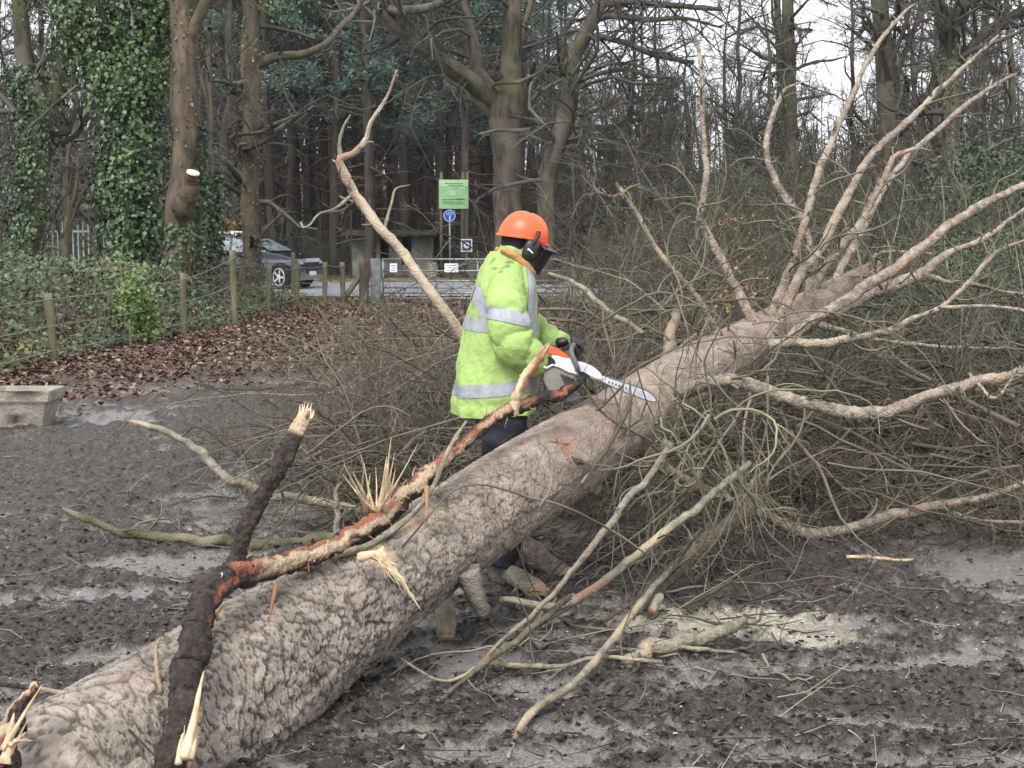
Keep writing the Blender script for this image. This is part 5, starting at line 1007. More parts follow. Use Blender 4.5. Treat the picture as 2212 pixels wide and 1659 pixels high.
# signs
gs = empty('notice_board', (xr(980, 50), 50, 0), 'faded green square sign on two tall posts behind the blue round sign', 'sign')
a_, c_ = P(948, 388, 50), P(1012, 451, 50); ctr = (a_+c_)/2; W_, H_ = c_[0]-a_[0], a_[2]-c_[2]
boxo('panel', [(ctr, (W_, .04, H_))], 'signgreen', gs, .005)
boxo('header', [((ctr[0], 49.976, ctr[2]+H_*.38), (W_*.96, .004, H_*.2))], 'signlight', gs)
for j, (dx, dz, ww, hh, mm_) in enumerate([(.0, .36, .62, .028, 'signdark'), (.08, .30, .5, .022, 'signdark'), (0, -.18, .8, .018, 'signdark'), (-.05, -.26, .7, .014, 'signdark'), (.03, -.32, .72, .014, 'signdark'), (-.02, .04, .2, .16, 'signlight'), (.28, .2, .2, .05, 'signlight'), (.22, -.16, .26, .02, 'signdark')]):
    boxo('print_line', [((ctr[0]+dx*W_, 49.974-.001*j, ctr[2]+dz*H_), (ww*W_, .003, hh*H_))], mm_, gs)
for u in (954, 1000, 1009): tubeo('post', [(xr(u, 50.08), 50.08, 0), (xr(u, 50.08), 50.08, 2), (xr(u+1, 50.08), 50.08, P(u, 372, 50)[2])], .05 if u != 1009 else .035, 'fencepost', gs)
rs = empty('round_sign', (xr(971, 47), 47, 0), 'blue round cycle and pedestrian route sign on a grey pole', 'sign')
c = P(971, 466, 47)
def disc(name, c, r, th, m, parent, seg=32):
    bm = bmesh.new(); bmesh.ops.create_cone(bm, cap_ends=True, segments=seg, radius1=r, radius2=r, depth=th); me = bpy.data.meshes.new(name); bm.to_mesh(me); bm.free(); me.transform(Matrix.Translation(Vector(c)) @ Matrix.Rotation(math.pi/2, 4, 'X')); return keep(link(name, me, M[m]), parent)
disc('rim', c, .185, .02, 'white', rs); disc('face', c + [0, -.006, 0], .168, .02, 'blue', rs)
tubeo('pole', [(c[0]+.02, 47.05, 0), (c[0]+.01, 47.05, 1.2), (c[0], 47.05, c[2]+.1)], .03, 'steel', rs)
fy = 46.98
for dx in (-.055, .055):   # cycle
    bm = bmesh.new(); a = np.linspace(0, 6.283, 17); A = np.stack([c[0]+dx+.036*np.cos(a), a*0+fy, c[2]+.06+.036*np.sin(a)], 1); bm.free(); tubeo('cycle_symbol', A, .006, 'white', rs, 6, False)
tubeo('cycle_symbol', [(c[0]-.055, fy, c[2]+.06), (c[0]-.02, fy, c[2]+.105), (c[0]+.035, fy, c[2]+.105), (c[0]+.055, fy, c[2]+.06)], .006, 'white', rs, 6)
disc('person_symbol', (c[0]+.01, fy, c[2]-.01), .018, .008, 'white', rs, 12); boxo('person_symbol', [((c[0]+.01, fy, c[2]-.06), (.04, .008, .06)), ((c[0]-.003, fy, c[2]-.115), (.014, .008, .06)), ((c[0]+.023, fy, c[2]-.115), (.014, .008, .06))], 'white', rs)
ps = empty('small_notice', (xr(1008, 49), 49, 0), 'small purple and white notice on a short post behind the gate', 'sign')
c = P(1008, 530, 49); boxo('panel', [(c, (.37, .02, .42))], 'white', ps); boxo('face', [(c+[0, -.012, 0], (.29, .006, .34))], 'purple', ps); disc('emblem', c+[0, -.02, 0], .10, .01, 'white', ps, 24)
boxo('emblem_bar', [(c+[0, -.03, 0], (.03, .006, .09))], 'purple', ps); tubeo('post', [(c[0], 49.05, 0), (c[0], 49.05, .6), (c[0], 49.05, c[2])], .04, 'fencepost', ps)
# cream trough
def trough():
    y = 12.35; root = empty('trough', (P(0, 915, y)[0], y, 0), 'chipped cream concrete trough end planted with grass at the left edge', 'trough')
    z1 = P(60, 845, y)[2]; xb = P(86, 905, y)[0]; xt = P(108, 830, y)[0]; xl = xt-1.9; D = .42
    bm = bmesh.new()
    def ring(x0, x1, y0, y1, z): return [bm.verts.new((a, b_, z)) for a, b_ in ((x0, y0), (x1, y0), (x1, y1), (x0, y1))]
    zr = z1-.10
    R_ = [ring(xl+.1, xb, y+.06, y+D-.06, .0), ring(xl+.02, xt-.035, y, y+D, zr), ring(xl, xt-.01, y-.02, y+D+.02, zr+.006), ring(xl, xt, y-.025, y+D+.025, z1), ring(xl+.07, xt-.07, y+.045, y+D-.045, z1), ring(xl+.1, xt-.1, y+.08, y+D-.08, z1-.12)]
    bm.faces.new(R_[0][::-1]); bm.faces.new(R_[-1])
    for a, b_ in zip(R_, R_[1:]):
        for i in range(4): bm.faces.new((a[i], a[(i+1) % 4], b_[(i+1) % 4], b_[i]))
    bmesh.ops.bevel(bm, geom=bm.edges[:], offset=.008, segments=2, affect='EDGES'); bmesh.ops.subdivide_edges(bm, edges=[e for e in bm.edges if e.calc_length() > .1], cuts=14, use_grid_fill=True)
    me = bpy.data.meshes.new('basin'); bm.to_mesh(me); bm.free()
    co = np.array([v.co[:] for v in me.vertices]); dmg = np.clip(scar(co, 58, 838, y, .10) + scar(co, 30, 908, y, .05)*1.2 + scar(co, 0, 850, y, .04), 0, 1); nz = fbm(co[:, 0]*18, co[:, 2]*18, co[:, 1]*18, 3, 4)
    C = np.stack([nz, sstep(.28, .42, dmg*(.5+nz)), nz*0], 1); C = np.hstack([C, np.ones((len(C), 1))]).astype(np.float32)
    at = me.attributes.new('tint', 'FLOAT_COLOR', 'POINT'); at.data.foreach_set('color', C.ravel()); keep(link('basin', me, M['cream']), root)
    b = Bag(); n = 500; x = xl+.1+(xt-xl-.55)*rng.random(n)*.98; yy = y+.08+(D-.16)*rng.random(n); d = rdir(n)*.5+[0, 0, 1]
    b.leaves(np.stack([x, yy, np.full(n, z1-.12)], 1), d, rdir(n), .06+.18*rng.random(n), .008+.008*rng.random(n), np.stack([rng.random(n)*.6, .3*rng.random(n), 0*x], 1), .05)
    o = link('trough_grass', b.mesh('trough_grass', False), M['ivy']); props(o, 'tuft of dark green grass growing in the cream trough', 'grass tuft')
trough()

# ------------------------------------------------------------------ car
def extrude_profile(name, pts, y0, y1, taper=None, bevel=.03):
    bm = bmesh.new(); vs = [bm.verts.new((x, y0, z)) for x, z in pts]; f = bm.faces.new(vs); r = bmesh.ops.extrude_face_region(bm, geom=[f]); nv = [g for g in r['geom'] if isinstance(g, bmesh.types.BMVert)]
    for v in nv: v.co.y = y1
    if taper:
        for v in bm.verts: v.co.y *= taper(v.co.x, v.co.z)
    bmesh.ops.recalc_face_normals(bm, faces=bm.faces[:])
    if bevel: bmesh.ops.bevel(bm, geom=[e for e in bm.edges if abs(e.verts[0].co.y) > .3 and abs(e.verts[0].co.y-e.verts[1].co.y) < .2], offset=bevel, segments=3, affect='EDGES')
    me = bpy.data.meshes.new(name); bm.to_mesh(me); bm.free(); return me
def car():
    root = empty('parked_car', (0, 0, .045), 'dark estate car with silver roof rails half hidden behind the ivy trunks', 'car'); yaw = R(-14)
    root.rotation_euler.z = yaw; root.location = (-5.28-2.2*math.cos(yaw), 41.0-2.2*math.sin(yaw)-.2, .045)
    def add(name, me, m, par=root): o = link(name, me, M[m]); o.parent = par; return o
    def arch(cx): return [(cx+.37*math.cos(a), .33+.37*math.sin(a)) for a in np.linspace(math.pi, 0, 12)]
    wf, wr = 1.42, -1.36
    prof = [(-2.2, .35), (-2.15, .24)] + [(wr-.37, .22)] + arch(wr) + [(wr+.37, .22), (wf-.37, .22)] + arch(wf) + [(wf+.37, .22), (2.12, .24), (2.2, .36), (2.22, .55), (2.15, .72), (1.95, .82), (1.5, .92), (1.05, 1.0), (-2.0, 1.02), (-2.18, .95), (-2.24, .6)]
    prof = [(x if x < 1.8 else 1.79+(x-1.79)*.45, z) for x, z in prof]
    add('body', extrude_profile('body', prof, -.9, .9, lambda x, z: (1-.05*max(0, x-1.3)**2*2) * (1-.06*max(0, z-.6))), 'carpaint')
    cab = [(1.12, .98), (.35, 1.36), (-.1, 1.45), (-.9, 1.48), (-1.6, 1.44), (-2.0, 1.32), (-2.18, .99)]
    tp = lambda x, z: 1-.36*max(0, z-.98)
    add('cabin', extrude_profile('cabin', cab, -.86, .86, tp, .03), 'carpaint')
    def side_panel(name, pts, s):
        bm = bmesh.new(); vs = [bm.verts.new((x, s*(.86*tp(x, z)+.006), z)) for x, z in pts]; f = bm.faces.new(vs); r = bmesh.ops.extrude_face_region(bm, geom=[f])
        for g in r['geom']:
            if isinstance(g, bmesh.types.BMVert): g.co.y -= s*.02
        bmesh.ops.recalc_face_normals(bm, faces=bm.faces[:]); me = bpy.data.meshes.new(name); bm.to_mesh(me); bm.free(); return me
    for s in (-1, 1):
        add('window', side_panel('window', [(.9, 1.05), (.32, 1.32), (-.02, 1.38), (-.02, 1.05)], s), 'carglass'); add('window', side_panel('window', [(-.1, 1.05), (-.1, 1.395), (-.95, 1.41), (-.95, 1.05)], s), 'carglass'); add('window', side_panel('window', [(-1.03, 1.05), (-1.03, 1.405), (-1.6, 1.375), (-1.9, 1.24), (-1.95, 1.06)], s), 'carglass')
        b = Bag(); b.tubes(np.array([[.05, s*.68, 1.46], [-.1, s*.68, 1.52], [-.9, s*.67, 1.55], [-1.7, s*.66, 1.51], [-1.85, s*.66, 1.44]]), np.full(5, .035), 8); add('roof_rail', b.mesh('roof_rail'), 'rail')
        b = Bag(); b.tubes(np.array([[1.0, s*.875, 1.02], [.0, s*.872, 1.03], [-1.95, s*.865, 1.03]]), np.full(3, .012), 6); add('window_trim', b.mesh('window_trim'), 'rail')
        me = box_mesh('mirror', [((.82, s*1.0, 1.06), (.10, .18, .12))], .03); add('mirror', me, 'carpaint')
        me = box_mesh('headlight', [((1.86, s*.70, .70), (.20, .28, .12))], .03); add('headlight', me, 'lamp')
        for cx in (wf, wr):
            bm = bmesh.new(); bmesh.ops.create_cone(bm, cap_ends=True, segments=32, radius1=.325, radius2=.325, depth=.22); bmesh.ops.bevel(bm, geom=bm.edges[:], offset=.03, segments=2, affect='EDGES'); me = bpy.data.meshes.new('wheel'); bm.to_mesh(me); bm.free(); me.transform(Matrix.Rotation(math.pi/2, 4, 'X'))
            wh = add('wheel', me, 'tyre'); wh.location = (cx, s*.80, .33); wh.rotation_euler.z = R(-28) if cx > 0 else 0
            bx = [((0, 0, 0), (.13, .02, .13))] + [((.12*math.cos(a), 0, .12*math.sin(a)), (.22, .025, .05), Matrix.Rotation(-a, 3, 'Y')) for a in np.linspace(0, 6.283, 6)[:-1]]
            me = box_mesh('rim', bx, .004); me.transform(Matrix.Translation((0, s*.115, 0))); add('rim', me, 'rail', wh)
            b = Bag(); a = np.linspace(0, 6.283, 25); b.tubes(np.stack([.235*np.cos(a), a*0+s*.11, .235*np.sin(a)], 1), np.full(25, .018), 6); add('rim', b.mesh('rim_ring'), 'rail', wh)
    # windscreen
    bm = bmesh.new(); vs = [bm.verts.new(p) for p in ((1.06, -.76, 1.02), (1.06, .76, 1.02), (.42, .66, 1.345), (.42, -.66, 1.345))]; bm.faces.new(vs); me = bpy.data.meshes.new('windscreen'); bm.to_mesh(me); bm.free(); me.transform(Matrix.Translation((.012, 0, .016))); add('windscreen', me, 'carglass')
    add('grille', box_mesh('grille', [((1.965, 0, .52), (.05, .9, .2))], .01), 'black'); add('number_plate', box_mesh('number_plate', [((1.995, 0, .42), (.01, .5, .11))]), 'white'); add('aerial', box_mesh('aerial', [((-1.5, 0, 1.53), (.14, .03, .08))], .01), 'black')
car()

# ------------------------------------------------------------------ worker
OX, OY = -.045, 6.94
per = empty('person', (OX, OY, 0), 'worker in a yellow hi-vis jacket and orange helmet bending over the trunk', 'person', rz=R(8))
def padd(name, me, m, parent=per, label=None):
    o = link(name, me, M[m] if isinstance(m, str) else m); o.parent = parent
    if label: o['label'] = label
    return o
def skin_mesh(name, verts, edges, radii, sub=2, root=0):
    me = bpy.data.meshes.new(name); me.from_pydata([Vector(v) for v in verts], edges, []); o = bpy.data.objects.new(name, me); COL.objects.link(o)
    md = o.modifiers.new('s', 'SKIN'); md.use_smooth_shade = True
    for i, r in enumerate(radii): sv = me.skin_vertices[0].data[i]; sv.radius = (r, r) if np.isscalar(r) else r; sv.use_root = (i == root)
    if sub: o.modifiers.new('u', 'SUBSURF').levels = sub
    dg = bpy.context.evaluated_depsgraph_get(); m2 = bpy.data.meshes.new_from_object(o.evaluated_get(dg)); bpy.data.objects.remove(o); m2.name = name
    for p in m2.polygons: p.use_smooth = True
    return m2
bv = [(-.03, 0, .92), (-.02, 0, 1.12), (.0, 0, 1.33), (.015, 0, 1.45), (.05, 0, 1.53), (.095, 0, 1.595), (.125, 0, 1.64), (.160, 0, 1.535), (-.03, -.11, .86), (.02, -.13, .48), (-.04, -.14, .10), (.10, -.15, .045), (-.03, .11, .86), (.06, .13, .48), (.02, .15, .10), (.16, .16, .045),
      (.0, -.17, 1.44), (.02, -.25, 1.17), (.20, -.17, 1.05), (.02, .17, 1.44), (.13, .24, 1.2), (.30, .10, 1.10), (.175, 0, 1.585), (.20, 0, 1.577)]
be = [(0, 1), (1, 2), (2, 3), (3, 4), (4, 5), (5, 6), (5, 7), (0, 8), (8, 9), (9, 10), (10, 11), (0, 12), (12, 13), (13, 14), (14, 15), (3, 16), (16, 17), (17, 18), (3, 19), (19, 20), (20, 21), (5, 22), (22, 23)]
brd = [.13, .12, .13, .09, .06, .080, .084, .052, .085, .06, .042, .035, .085, .06, .042, .035, .06, .045, .03, .06, .045, .03, .04, .013]
padd('body', skin_mesh('body', bv, be, brd), 'skin')
# trousers
for s, pts in ((-1, [(-.04, -.08, .92), (-.03, -.10, .84), (.0, -.13, .66), (.03, -.135, .48), (.0, -.14, .28), (-.04, -.145, .12)]), (1, [(-.04, .08, .92), (-.0, .10, .84), (.04, .13, .66), (.07, .135, .48), (.05, .145, .28), (.015, .15, .12)])):
    A = spline(np.array(pts), 60); rr = np.interp(np.linspace(0, 1, 60), [0, .15, .4, .6, .85, 1], [.12, .118, .105, .09, .078, .082])
    V, Q, T, C = loft(A, rr, 28, lambda SS, AA, r_: .012*np.sin(SS*55 + 2*np.sin(AA*2))*(fbm(SS*8, AA*1.5, 0, 3, 7)) + .012*(fbm(SS*6, AA*1.2, 0, 3, 9)-.5), None, (True, True), (0, 1., 0)); padd('trouser_leg', np_mesh('trouser_leg', V, Q, T, C), 'navy')
def boot(x, y):
    bmv = [(x, y, .20), (x, y, .10), (x+.01, y, .055), (x+.09, y, .05), (x+.17, y, .042)]
    o = padd('boot', skin_mesh('boot', bmv, [(0, 1), (1, 2), (2, 3), (3, 4)], [(.06, .055), (.058, .052), (.055, .05), (.05, .048), (.04, .038)], 2), 'boot')
    s_ = padd('sole', box_mesh('sole', [((x+.07, y, .012), (.29, .10, .026))], .01), 'black', o)
boot(-.045, -.145); boot(.02, .15)
# jacket body
JR = [(.815, -.035, .200, .240), (.86, -.035, .202, .242), (.95, -.034, .198, .236), (1.05, -.026, .190, .228), (1.15, -.014, .182, .222), (1.24, -.004, .174, .220), (1.33, .006, .160, .226), (1.40, .012, .148, .226), (1.450, .014, .136, .200), (1.495, .014, .120, .160), (1.535, .022, .102, .115), (1.575, .034, .086, .088)]
def ring_loft(name, rings, seg, n, disp, power=2.3, close=True):
    q = spline(np.array(rings)[:, [1, 0, 2, 3]], n)  # x, z, hx, hy
    a = np.linspace(0, 2*math.pi, seg, endpoint=False); AA, II = np.meshgrid(a, np.arange(n)); ca, sa = np.cos(AA), np.sin(AA)
    ex = np.sign(ca)*np.abs(ca)**(2/power); ey = np.sign(sa)*np.abs(sa)**(2/power)
    Z = np.repeat(q[:, 1][:, None], seg, 1); dd = disp(AA, Z)
    X = q[:, 0][:, None] + ex*(q[:, 2][:, None] + dd); Y = ey*(q[:, 3][:, None] + dd)
    idx = np.arange(n*seg).reshape(n, seg); i0, i1 = idx[:-1], idx[1:]
    Q = np.stack([i0, np.roll(i0, -1, 1), np.roll(i1, -1, 1), i1], -1).reshape(-1, 4); V = np.stack([X, Y, Z], -1).reshape(-1, 3); T = []
    if close:
        V = np.vstack([V, [[q[-1, 0], 0, q[-1, 1]]]]); ring = idx[-1]; T = np.stack([ring, np.roll(ring, -1), np.full(seg, len(V)-1)], 1)
    return V, Q, (T if close else None)
def jacket_folds(AA, Z):
    near = np.sin(AA)
    f = .008*(fbm(AA*2.2+4, Z*5, 0, 4, 71)-.5)*2 - .006*np.abs(np.sin(AA*2.5 + Z*9 + 2.5*fbm(AA*1.5, Z*4, 0, 2, 79)))**.5 + .006*(fbm(AA*5, Z*14, 0, 3, 73)-.5)*2
    diag = np.sin((Z*26 + AA*3.2 + 3*fbm(AA*1.2, Z*3, 0, 2, 75)))
    f = f + .005*diag*sstep(1.30, 1.1, Z)*np.exp(-((Z-1.02)/.16)**2) + .012*np.sin(AA*7+2*fbm(AA, Z*2, 0, 2, 78)*6)*sstep(1.05, .82, Z)*.6
    f = f + .004*np.sin(Z*60 + AA*2)*np.exp(-((Z-.87)/.04)**2)
    f = f + .010*np.exp(-((Z-.93)/.02)**2)*0
    return f
def dirt_tint(V):
    n = fbm(V[:, 0]*34, V[:, 1]*34, V[:, 2]*34, 4, 91); m = fbm(V[:, 0]*5, V[:, 1]*5, V[:, 2]*6, 3, 95)
    return np.stack([n, np.clip(sstep(.56, .70, n)*sstep(.46, .62, m)*.6 + .12*sstep(.42, .62, m), 0, 1), n*0], 1)
V, Q, T = ring_loft('jacket', JR, 150, 190, jacket_folds)
V[:, 2] += np.where(V[:, 2] < .9, .02*np.sin((V[:, 0]+.1)*8)*(.9-V[:, 2])*8, 0)
V[:, 2] -= np.where(V[:, 2] < .86, (V[:, 0]+.03)*.25*(.86-V[:, 2])*10*.3, 0)
jme = np_mesh('jacket', V, Q, T, dirt_tint(V)); jk = padd('jacket', jme, 'hivis')
md = jk.modifiers.new('thick', 'SOLIDIFY'); md.thickness = .006; md.offset = -1
def band(src, name, planes, off=.0035, m='tape', parent=None, keepf=None):
    """planes: (point, normal) pairs; what lies behind a normal is cut away"""
    bm = bmesh.new(); bm.from_mesh(src)
    for co, no in planes:
        g = bm.verts[:]+bm.edges[:]+bm.faces[:]; bmesh.ops.bisect_plane(bm, geom=g, plane_co=Vector(co), plane_no=Vector(no), clear_inner=True)
    if keepf:
        bmesh.ops.delete(bm, geom=[f for f in bm.faces if not keepf(f.calc_center_median())], context='FACES')
    bm.normal_update()
    for v in bm.verts: v.co += v.normal*off
    me = bpy.data.meshes.new(name); bm.to_mesh(me); bm.free()
    for p in me.polygons: p.use_smooth = True
    o = padd(name, me, m, parent or jk); return o
band(jme, 'reflective_band', [((-.0, 0, .925), (-.10, 0, 1)), ((0, 0, .985), (.10, 0, -1))])     # lower hoop
band(jme, 'reflective_band', [((0, 0, 1.20), (.08, 0, 1)), ((0, 0, 1.26), (-.08, 0, -1))])       # chest hoop
band(jme, 'reflective_brace', [((-.105, 0, 1.24), (1, 0, .35)), ((-.055, 0, 1.24), (-1, 0, -.35)), ((0, 0, 1.23), (0, 0, 1))], .0045, keepf=lambda c: abs(c.y) > .04)
band(jme, 'reflective_brace', [((.085, 0, 1.24), (1, 0, -.05)), ((.130, 0, 1.24), (-1, 0, .05)), ((0, 0, 1.23), (0, 0, 1)), ((0, 0, 1.52), (0, 0, -1))], .0045)
band(jme, 'front_zip', [((0, -.018, 1), (0, 1, 0)), ((0, .018, 1), (0, -1, 0)), ((.05, 0, 1), (1, 0, 0))], .004, 'black')
# sleeves
def sleeve(pts, rad, seed, name='sleeve'):
    n = 130; A = spline(np.array(pts), n); rr = spline(np.stack([np.linspace(0, 1, len(rad)), np.array(rad), np.zeros(len(rad))], 1), n)[:, 1]
    def disp(SS, AA, r_):
        u = SS/SS.max(); w_ = .35+1.0*np.exp(-((u-.52)/.16)**2)+.7*np.exp(-((u-.82)/.16)**2)
        ph = SS*62 + 2.6*fbm(SS*5+seed, np.cos(AA)*1.3+2, np.sin(AA)*1.3, 3, seed)*3 + 1.1*np.cos(AA-1)
        return w_*(.0075*(1-2*np.abs(np.sin(ph*.5))**.6)*-1 + .007*(fbm(SS*13, np.cos(AA)*2+4, np.sin(AA)*2, 3, seed+5)-.5)*2)
    V, Q, T, C = loft(A, rr, 64, disp, None, (True, True), (0, 1., 0)); t = dirt_tint(V); k = np.linspace(0, 1, n).repeat(64); k = np.concatenate([k, np.ones(len(V)-len(k))*.5])
    low = sstep(.5, .75, k)*np.clip(fbm(V[:, 0]*9, V[:, 1]*9, V[:, 2]*9, 3, 33)-.3, 0, 1)*1.5; t[:, 1] = np.clip(t[:, 1]+low*1.1*(.4+.6*sstep(.0, -.03, V[:, 1]*0+.0)), 0, .85)
    me = np_mesh(name, V, Q, T, t); return padd(name, me, 'hivis', jk), me, A
sl, slme, SA_ = sleeve([(.035, -.10, 1.475), (-.0, -.165, 1.425), (-.012, -.215, 1.34), (-.005, -.255, 1.23), (.025, -.262, 1.155), (.09, -.245, 1.10), (.16, -.21, 1.062), (.215, -.18, 1.04)], [.055, .082, .090, .090, .092, .080, .066, .050], 3)
band(slme, 'reflective_band', [((-.01, -.23, 1.255), (.22, .05, 1)), ((-.01, -.23, 1.315), (-.22, -.05, -1))], .004, parent=sl)
sl2, sl2me, _ = sleeve([(.05, .10, 1.475), (.03, .165, 1.425), (.06, .225, 1.34), (.12, .245, 1.24), (.18, .225, 1.18), (.25, .17, 1.14), (.31, .10, 1.125)], [.07, .098, .10, .092, .085, .070, .052], 8)
# collar
def collar():
    n, seg = 12, 60; a = np.linspace(0, 2*math.pi, seg, endpoint=False); t = np.linspace(0, 1, n)[:, None]
    X = .045 + .035*t + np.cos(a)*(.092-.006*t) ; Y = np.sin(a)*(.098-.008*t) + 0*t; Z = 1.50 + t*(.085 + .035*(-np.cos(a))*.6) + .004*np.sin(a*5) - .02*np.cos(a)*(1-t)
    gap = np.abs(a) ; V = np.stack([X, Y+0*X, Z], -1).reshape(-1, 3); idx = np.arange(n*seg).reshape(n, seg); Q = np.stack([idx[:-1], np.roll(idx[:-1], -1, 1), np.roll(idx[1:], -1, 1), idx[1:]], -1).reshape(-1, 4)
    me = np_mesh('collar', V, Q, None, dirt_tint(V)); o = padd('collar', me, 'hivis', jk); m_ = o.modifiers.new('t', 'SOLIDIFY'); m_.thickness = .007
    V2 = V.reshape(n, seg, 3).copy(); V2[..., 0] = .085 + (V2[..., 0]-.06)*.86 + .012*t; V2[..., 1] *= .80; V2[..., 2] += .018*t + .0
    lin = np_mesh('lining', V2.reshape(-1, 3), Q, None); o = padd('lining', lin, 'lining', jk); m_ = o.modifiers.new('t', 'SOLIDIFY'); m_.thickness = .012
collar()
for s in (-1, 1):
    pts = spline(np.array([(-.02, s*.088, 1.585), (.03, s*.100, 1.565), (.08, s*.100, 1.525), (.12, s*.078, 1.485), (.14, s*.035, 1.462)]), 24); V, Q, T, C = loft(pts, np.interp(np.linspace(0, 1, 24), [0, .2, .8, 1], [.010, .019, .022, .014]), 12, rough(.25, 20, 3), None, (True, True)); padd('lining', np_mesh('lining', V, Q, T, C), 'lining', jk)
# head things, in a head frame pitched forward
HF = Matrix.Translation((.098, 0, 1.632)) @ Matrix.Rotation(R(16), 4, 'Y') @ Matrix.Scale(.92, 4)
def grid_shell(name, f, n, seg, m, solid=.003, close_top=True, frame=HF, parent=per):
    t = np.linspace(0, 1, n)[:, None]; a = np.linspace(0, 2*math.pi, seg, endpoint=False)[None]; V = np.stack(f(t, a), -1).reshape(-1, 3); idx = np.arange(n*seg).reshape(n, seg)
    Q = np.stack([idx[:-1], np.roll(idx[:-1], -1, 1), np.roll(idx[1:], -1, 1), idx[1:]], -1).reshape(-1, 4); me = np_mesh(name, V, Q); me.transform(frame); o = padd(name, me, m, parent)
    if solid: md = o.modifiers.new('t', 'SOLIDIFY'); md.thickness = solid; md.offset = -1
    return o
def hel(t, a):
    th = np.clip((t-.08)/.92, 0, 1)*math.pi/2; c = np.cos(th)**.82; s = np.sin(th)
    lip = np.clip(1-t/.08, 0, 1)
    x = np.cos(a)*(.128*c + .010*lip) - .004; y = np.sin(a)*(.108*c + .009*lip); z = .012 + .122*s**.95 - .010*lip + 0*a
    x = x + .018*np.clip(np.cos(a), 0, 1)**3*lip; z = z - .020*np.clip(-np.cos(a), 0, 1)*(1-s) + .006*np.exp(-(y/.016)**2)*s*(s < .999) - .004*np.exp(-((np.abs(y)-.045)/.008)**2)*s
    return x, y, z
hm = grid_shell('helmet', hel, 44, 90, 'orange')
grid_shell('helmet_rim', lambda t, a: (np.cos(a)*(.134+.003*np.sin(t*3.14))-.003, np.sin(a)*(.114+.003*np.sin(t*3.14)), .002 + .012*t - .020*np.clip(-np.cos(a), 0, 1) + 0*a), 5, 80, 'orange', .003, parent=hm)
# dark cloth under the helmet
grid_shell('balaclava', lambda t, a: (np.cos(a)*(.098-.02*t)*(1-.10*t)-.012 - .005*t, np.sin(a)*(.086-.012*t), .012 - .125*t + .11*t*np.clip(np.cos(a)+.35, 0, 1)**.7 + 0*a), 14, 50, 'blackcloth', .004)
def dome(name, c, r, m, parent=per, frame=HF, seg=24, e=2.6):
    bm = bmesh.new(); bmesh.ops.create_uvsphere(bm, u_segments=seg, v_segments=16, radius=1); 
    for v in bm.verts: v.co = Vector([math.copysign(abs(q)**(2/e), q) for q in v.co])
    me = bpy.data.meshes.new(name); bm.to_mesh(me); bm.free(); me.transform(frame @ Matrix.Translation(c) @ Matrix.Diagonal((*r, 1)))
    for p in me.polygons: p.use_smooth = True
    return padd(name, me, m, parent)
for s in (-1, 1):
    em = dome('ear_defender', (.038, s*.108, -.048), (.042, .028, .058), 'black'); dome('cushion', (.038, s*.088, -.048), (.034, .012, .046), 'blackcloth', em)
    A = HF @ Vector((.038, s*.132, -.035)); pts = [HF @ Vector(p) for p in ((.038, s*.128, -.03), (.044, s*.128, .005), (.052, s*.118, .035), (.050, s*.112, .052))]
    b = Bag(); b.tubes(np.array(pts), np.array([.007, .008, .010, .012]), 8, np.array([.5]), True); padd('arm', b.mesh('arm'), 'black', em)
    if s < 0: # small white maker mark
        me = box_mesh('white_mark', [((.034, s*.1375, -.052), (.030, .002, .006), Matrix.Rotation(R(28), 3, 'Y')), ((.020, s*.1370, -.046), (.008, .002, .010), Matrix.Rotation(R(28), 3, 'Y'))]); me.transform(HF); padd('white_mark', me, 'white', em)
# visor bracket (red orange) and peak and mesh
def arc_strip(name, r0, r1, z0, z1, x0, x1, a0, a1, m, solid=.003, n=8, seg=30, yy=1.0):
    t = np.linspace(0, 1, n)[:, None]; a = np.linspace(R(a0), R(a1), seg)[None]; rr = r0+(r1-r0)*t; V = np.stack([x0+(x1-x0)*t + np.cos(a)*rr, np.sin(a)*rr*yy, z0+(z1-z0)*t+0*a], -1).reshape(-1, 3); idx = np.arange(n*seg).reshape(n, seg)
    Q = np.stack([idx[:-1, :-1], idx[:-1, 1:], idx[1:, 1:], idx[1:, :-1]], -1).reshape(-1, 4); me = np_mesh(name, V, Q); me.transform(HF); o = padd(name, me, m)
    md = o.modifiers.new('t', 'SOLIDIFY'); md.thickness = solid; md.offset = 0; return o
arc_strip('brow_guard', .118, .112, .016, -.045, .012, .010, -72, 72, 'red', .004, yy=.98)
arc_strip('visor_peak', .120, .185, .000, -.026, .012, .010, -62, 62, 'black', .004, yy=.9)
arc_strip('visor', .140, .122, -.012, -.150, .030, .006, -56, 56, 'visor', .0015, n=14, yy=.92)
arc_strip('visor_frame', .124, .122, -.146, -.155, .006, .006, -56, 56, 'black', .004, yy=.92)
for a in (-56, 56): arc_strip('visor_frame', .142, .123, -.005, -.152, .030, .006, a-3, a+3, 'black', .005, seg=4, yy=.92)
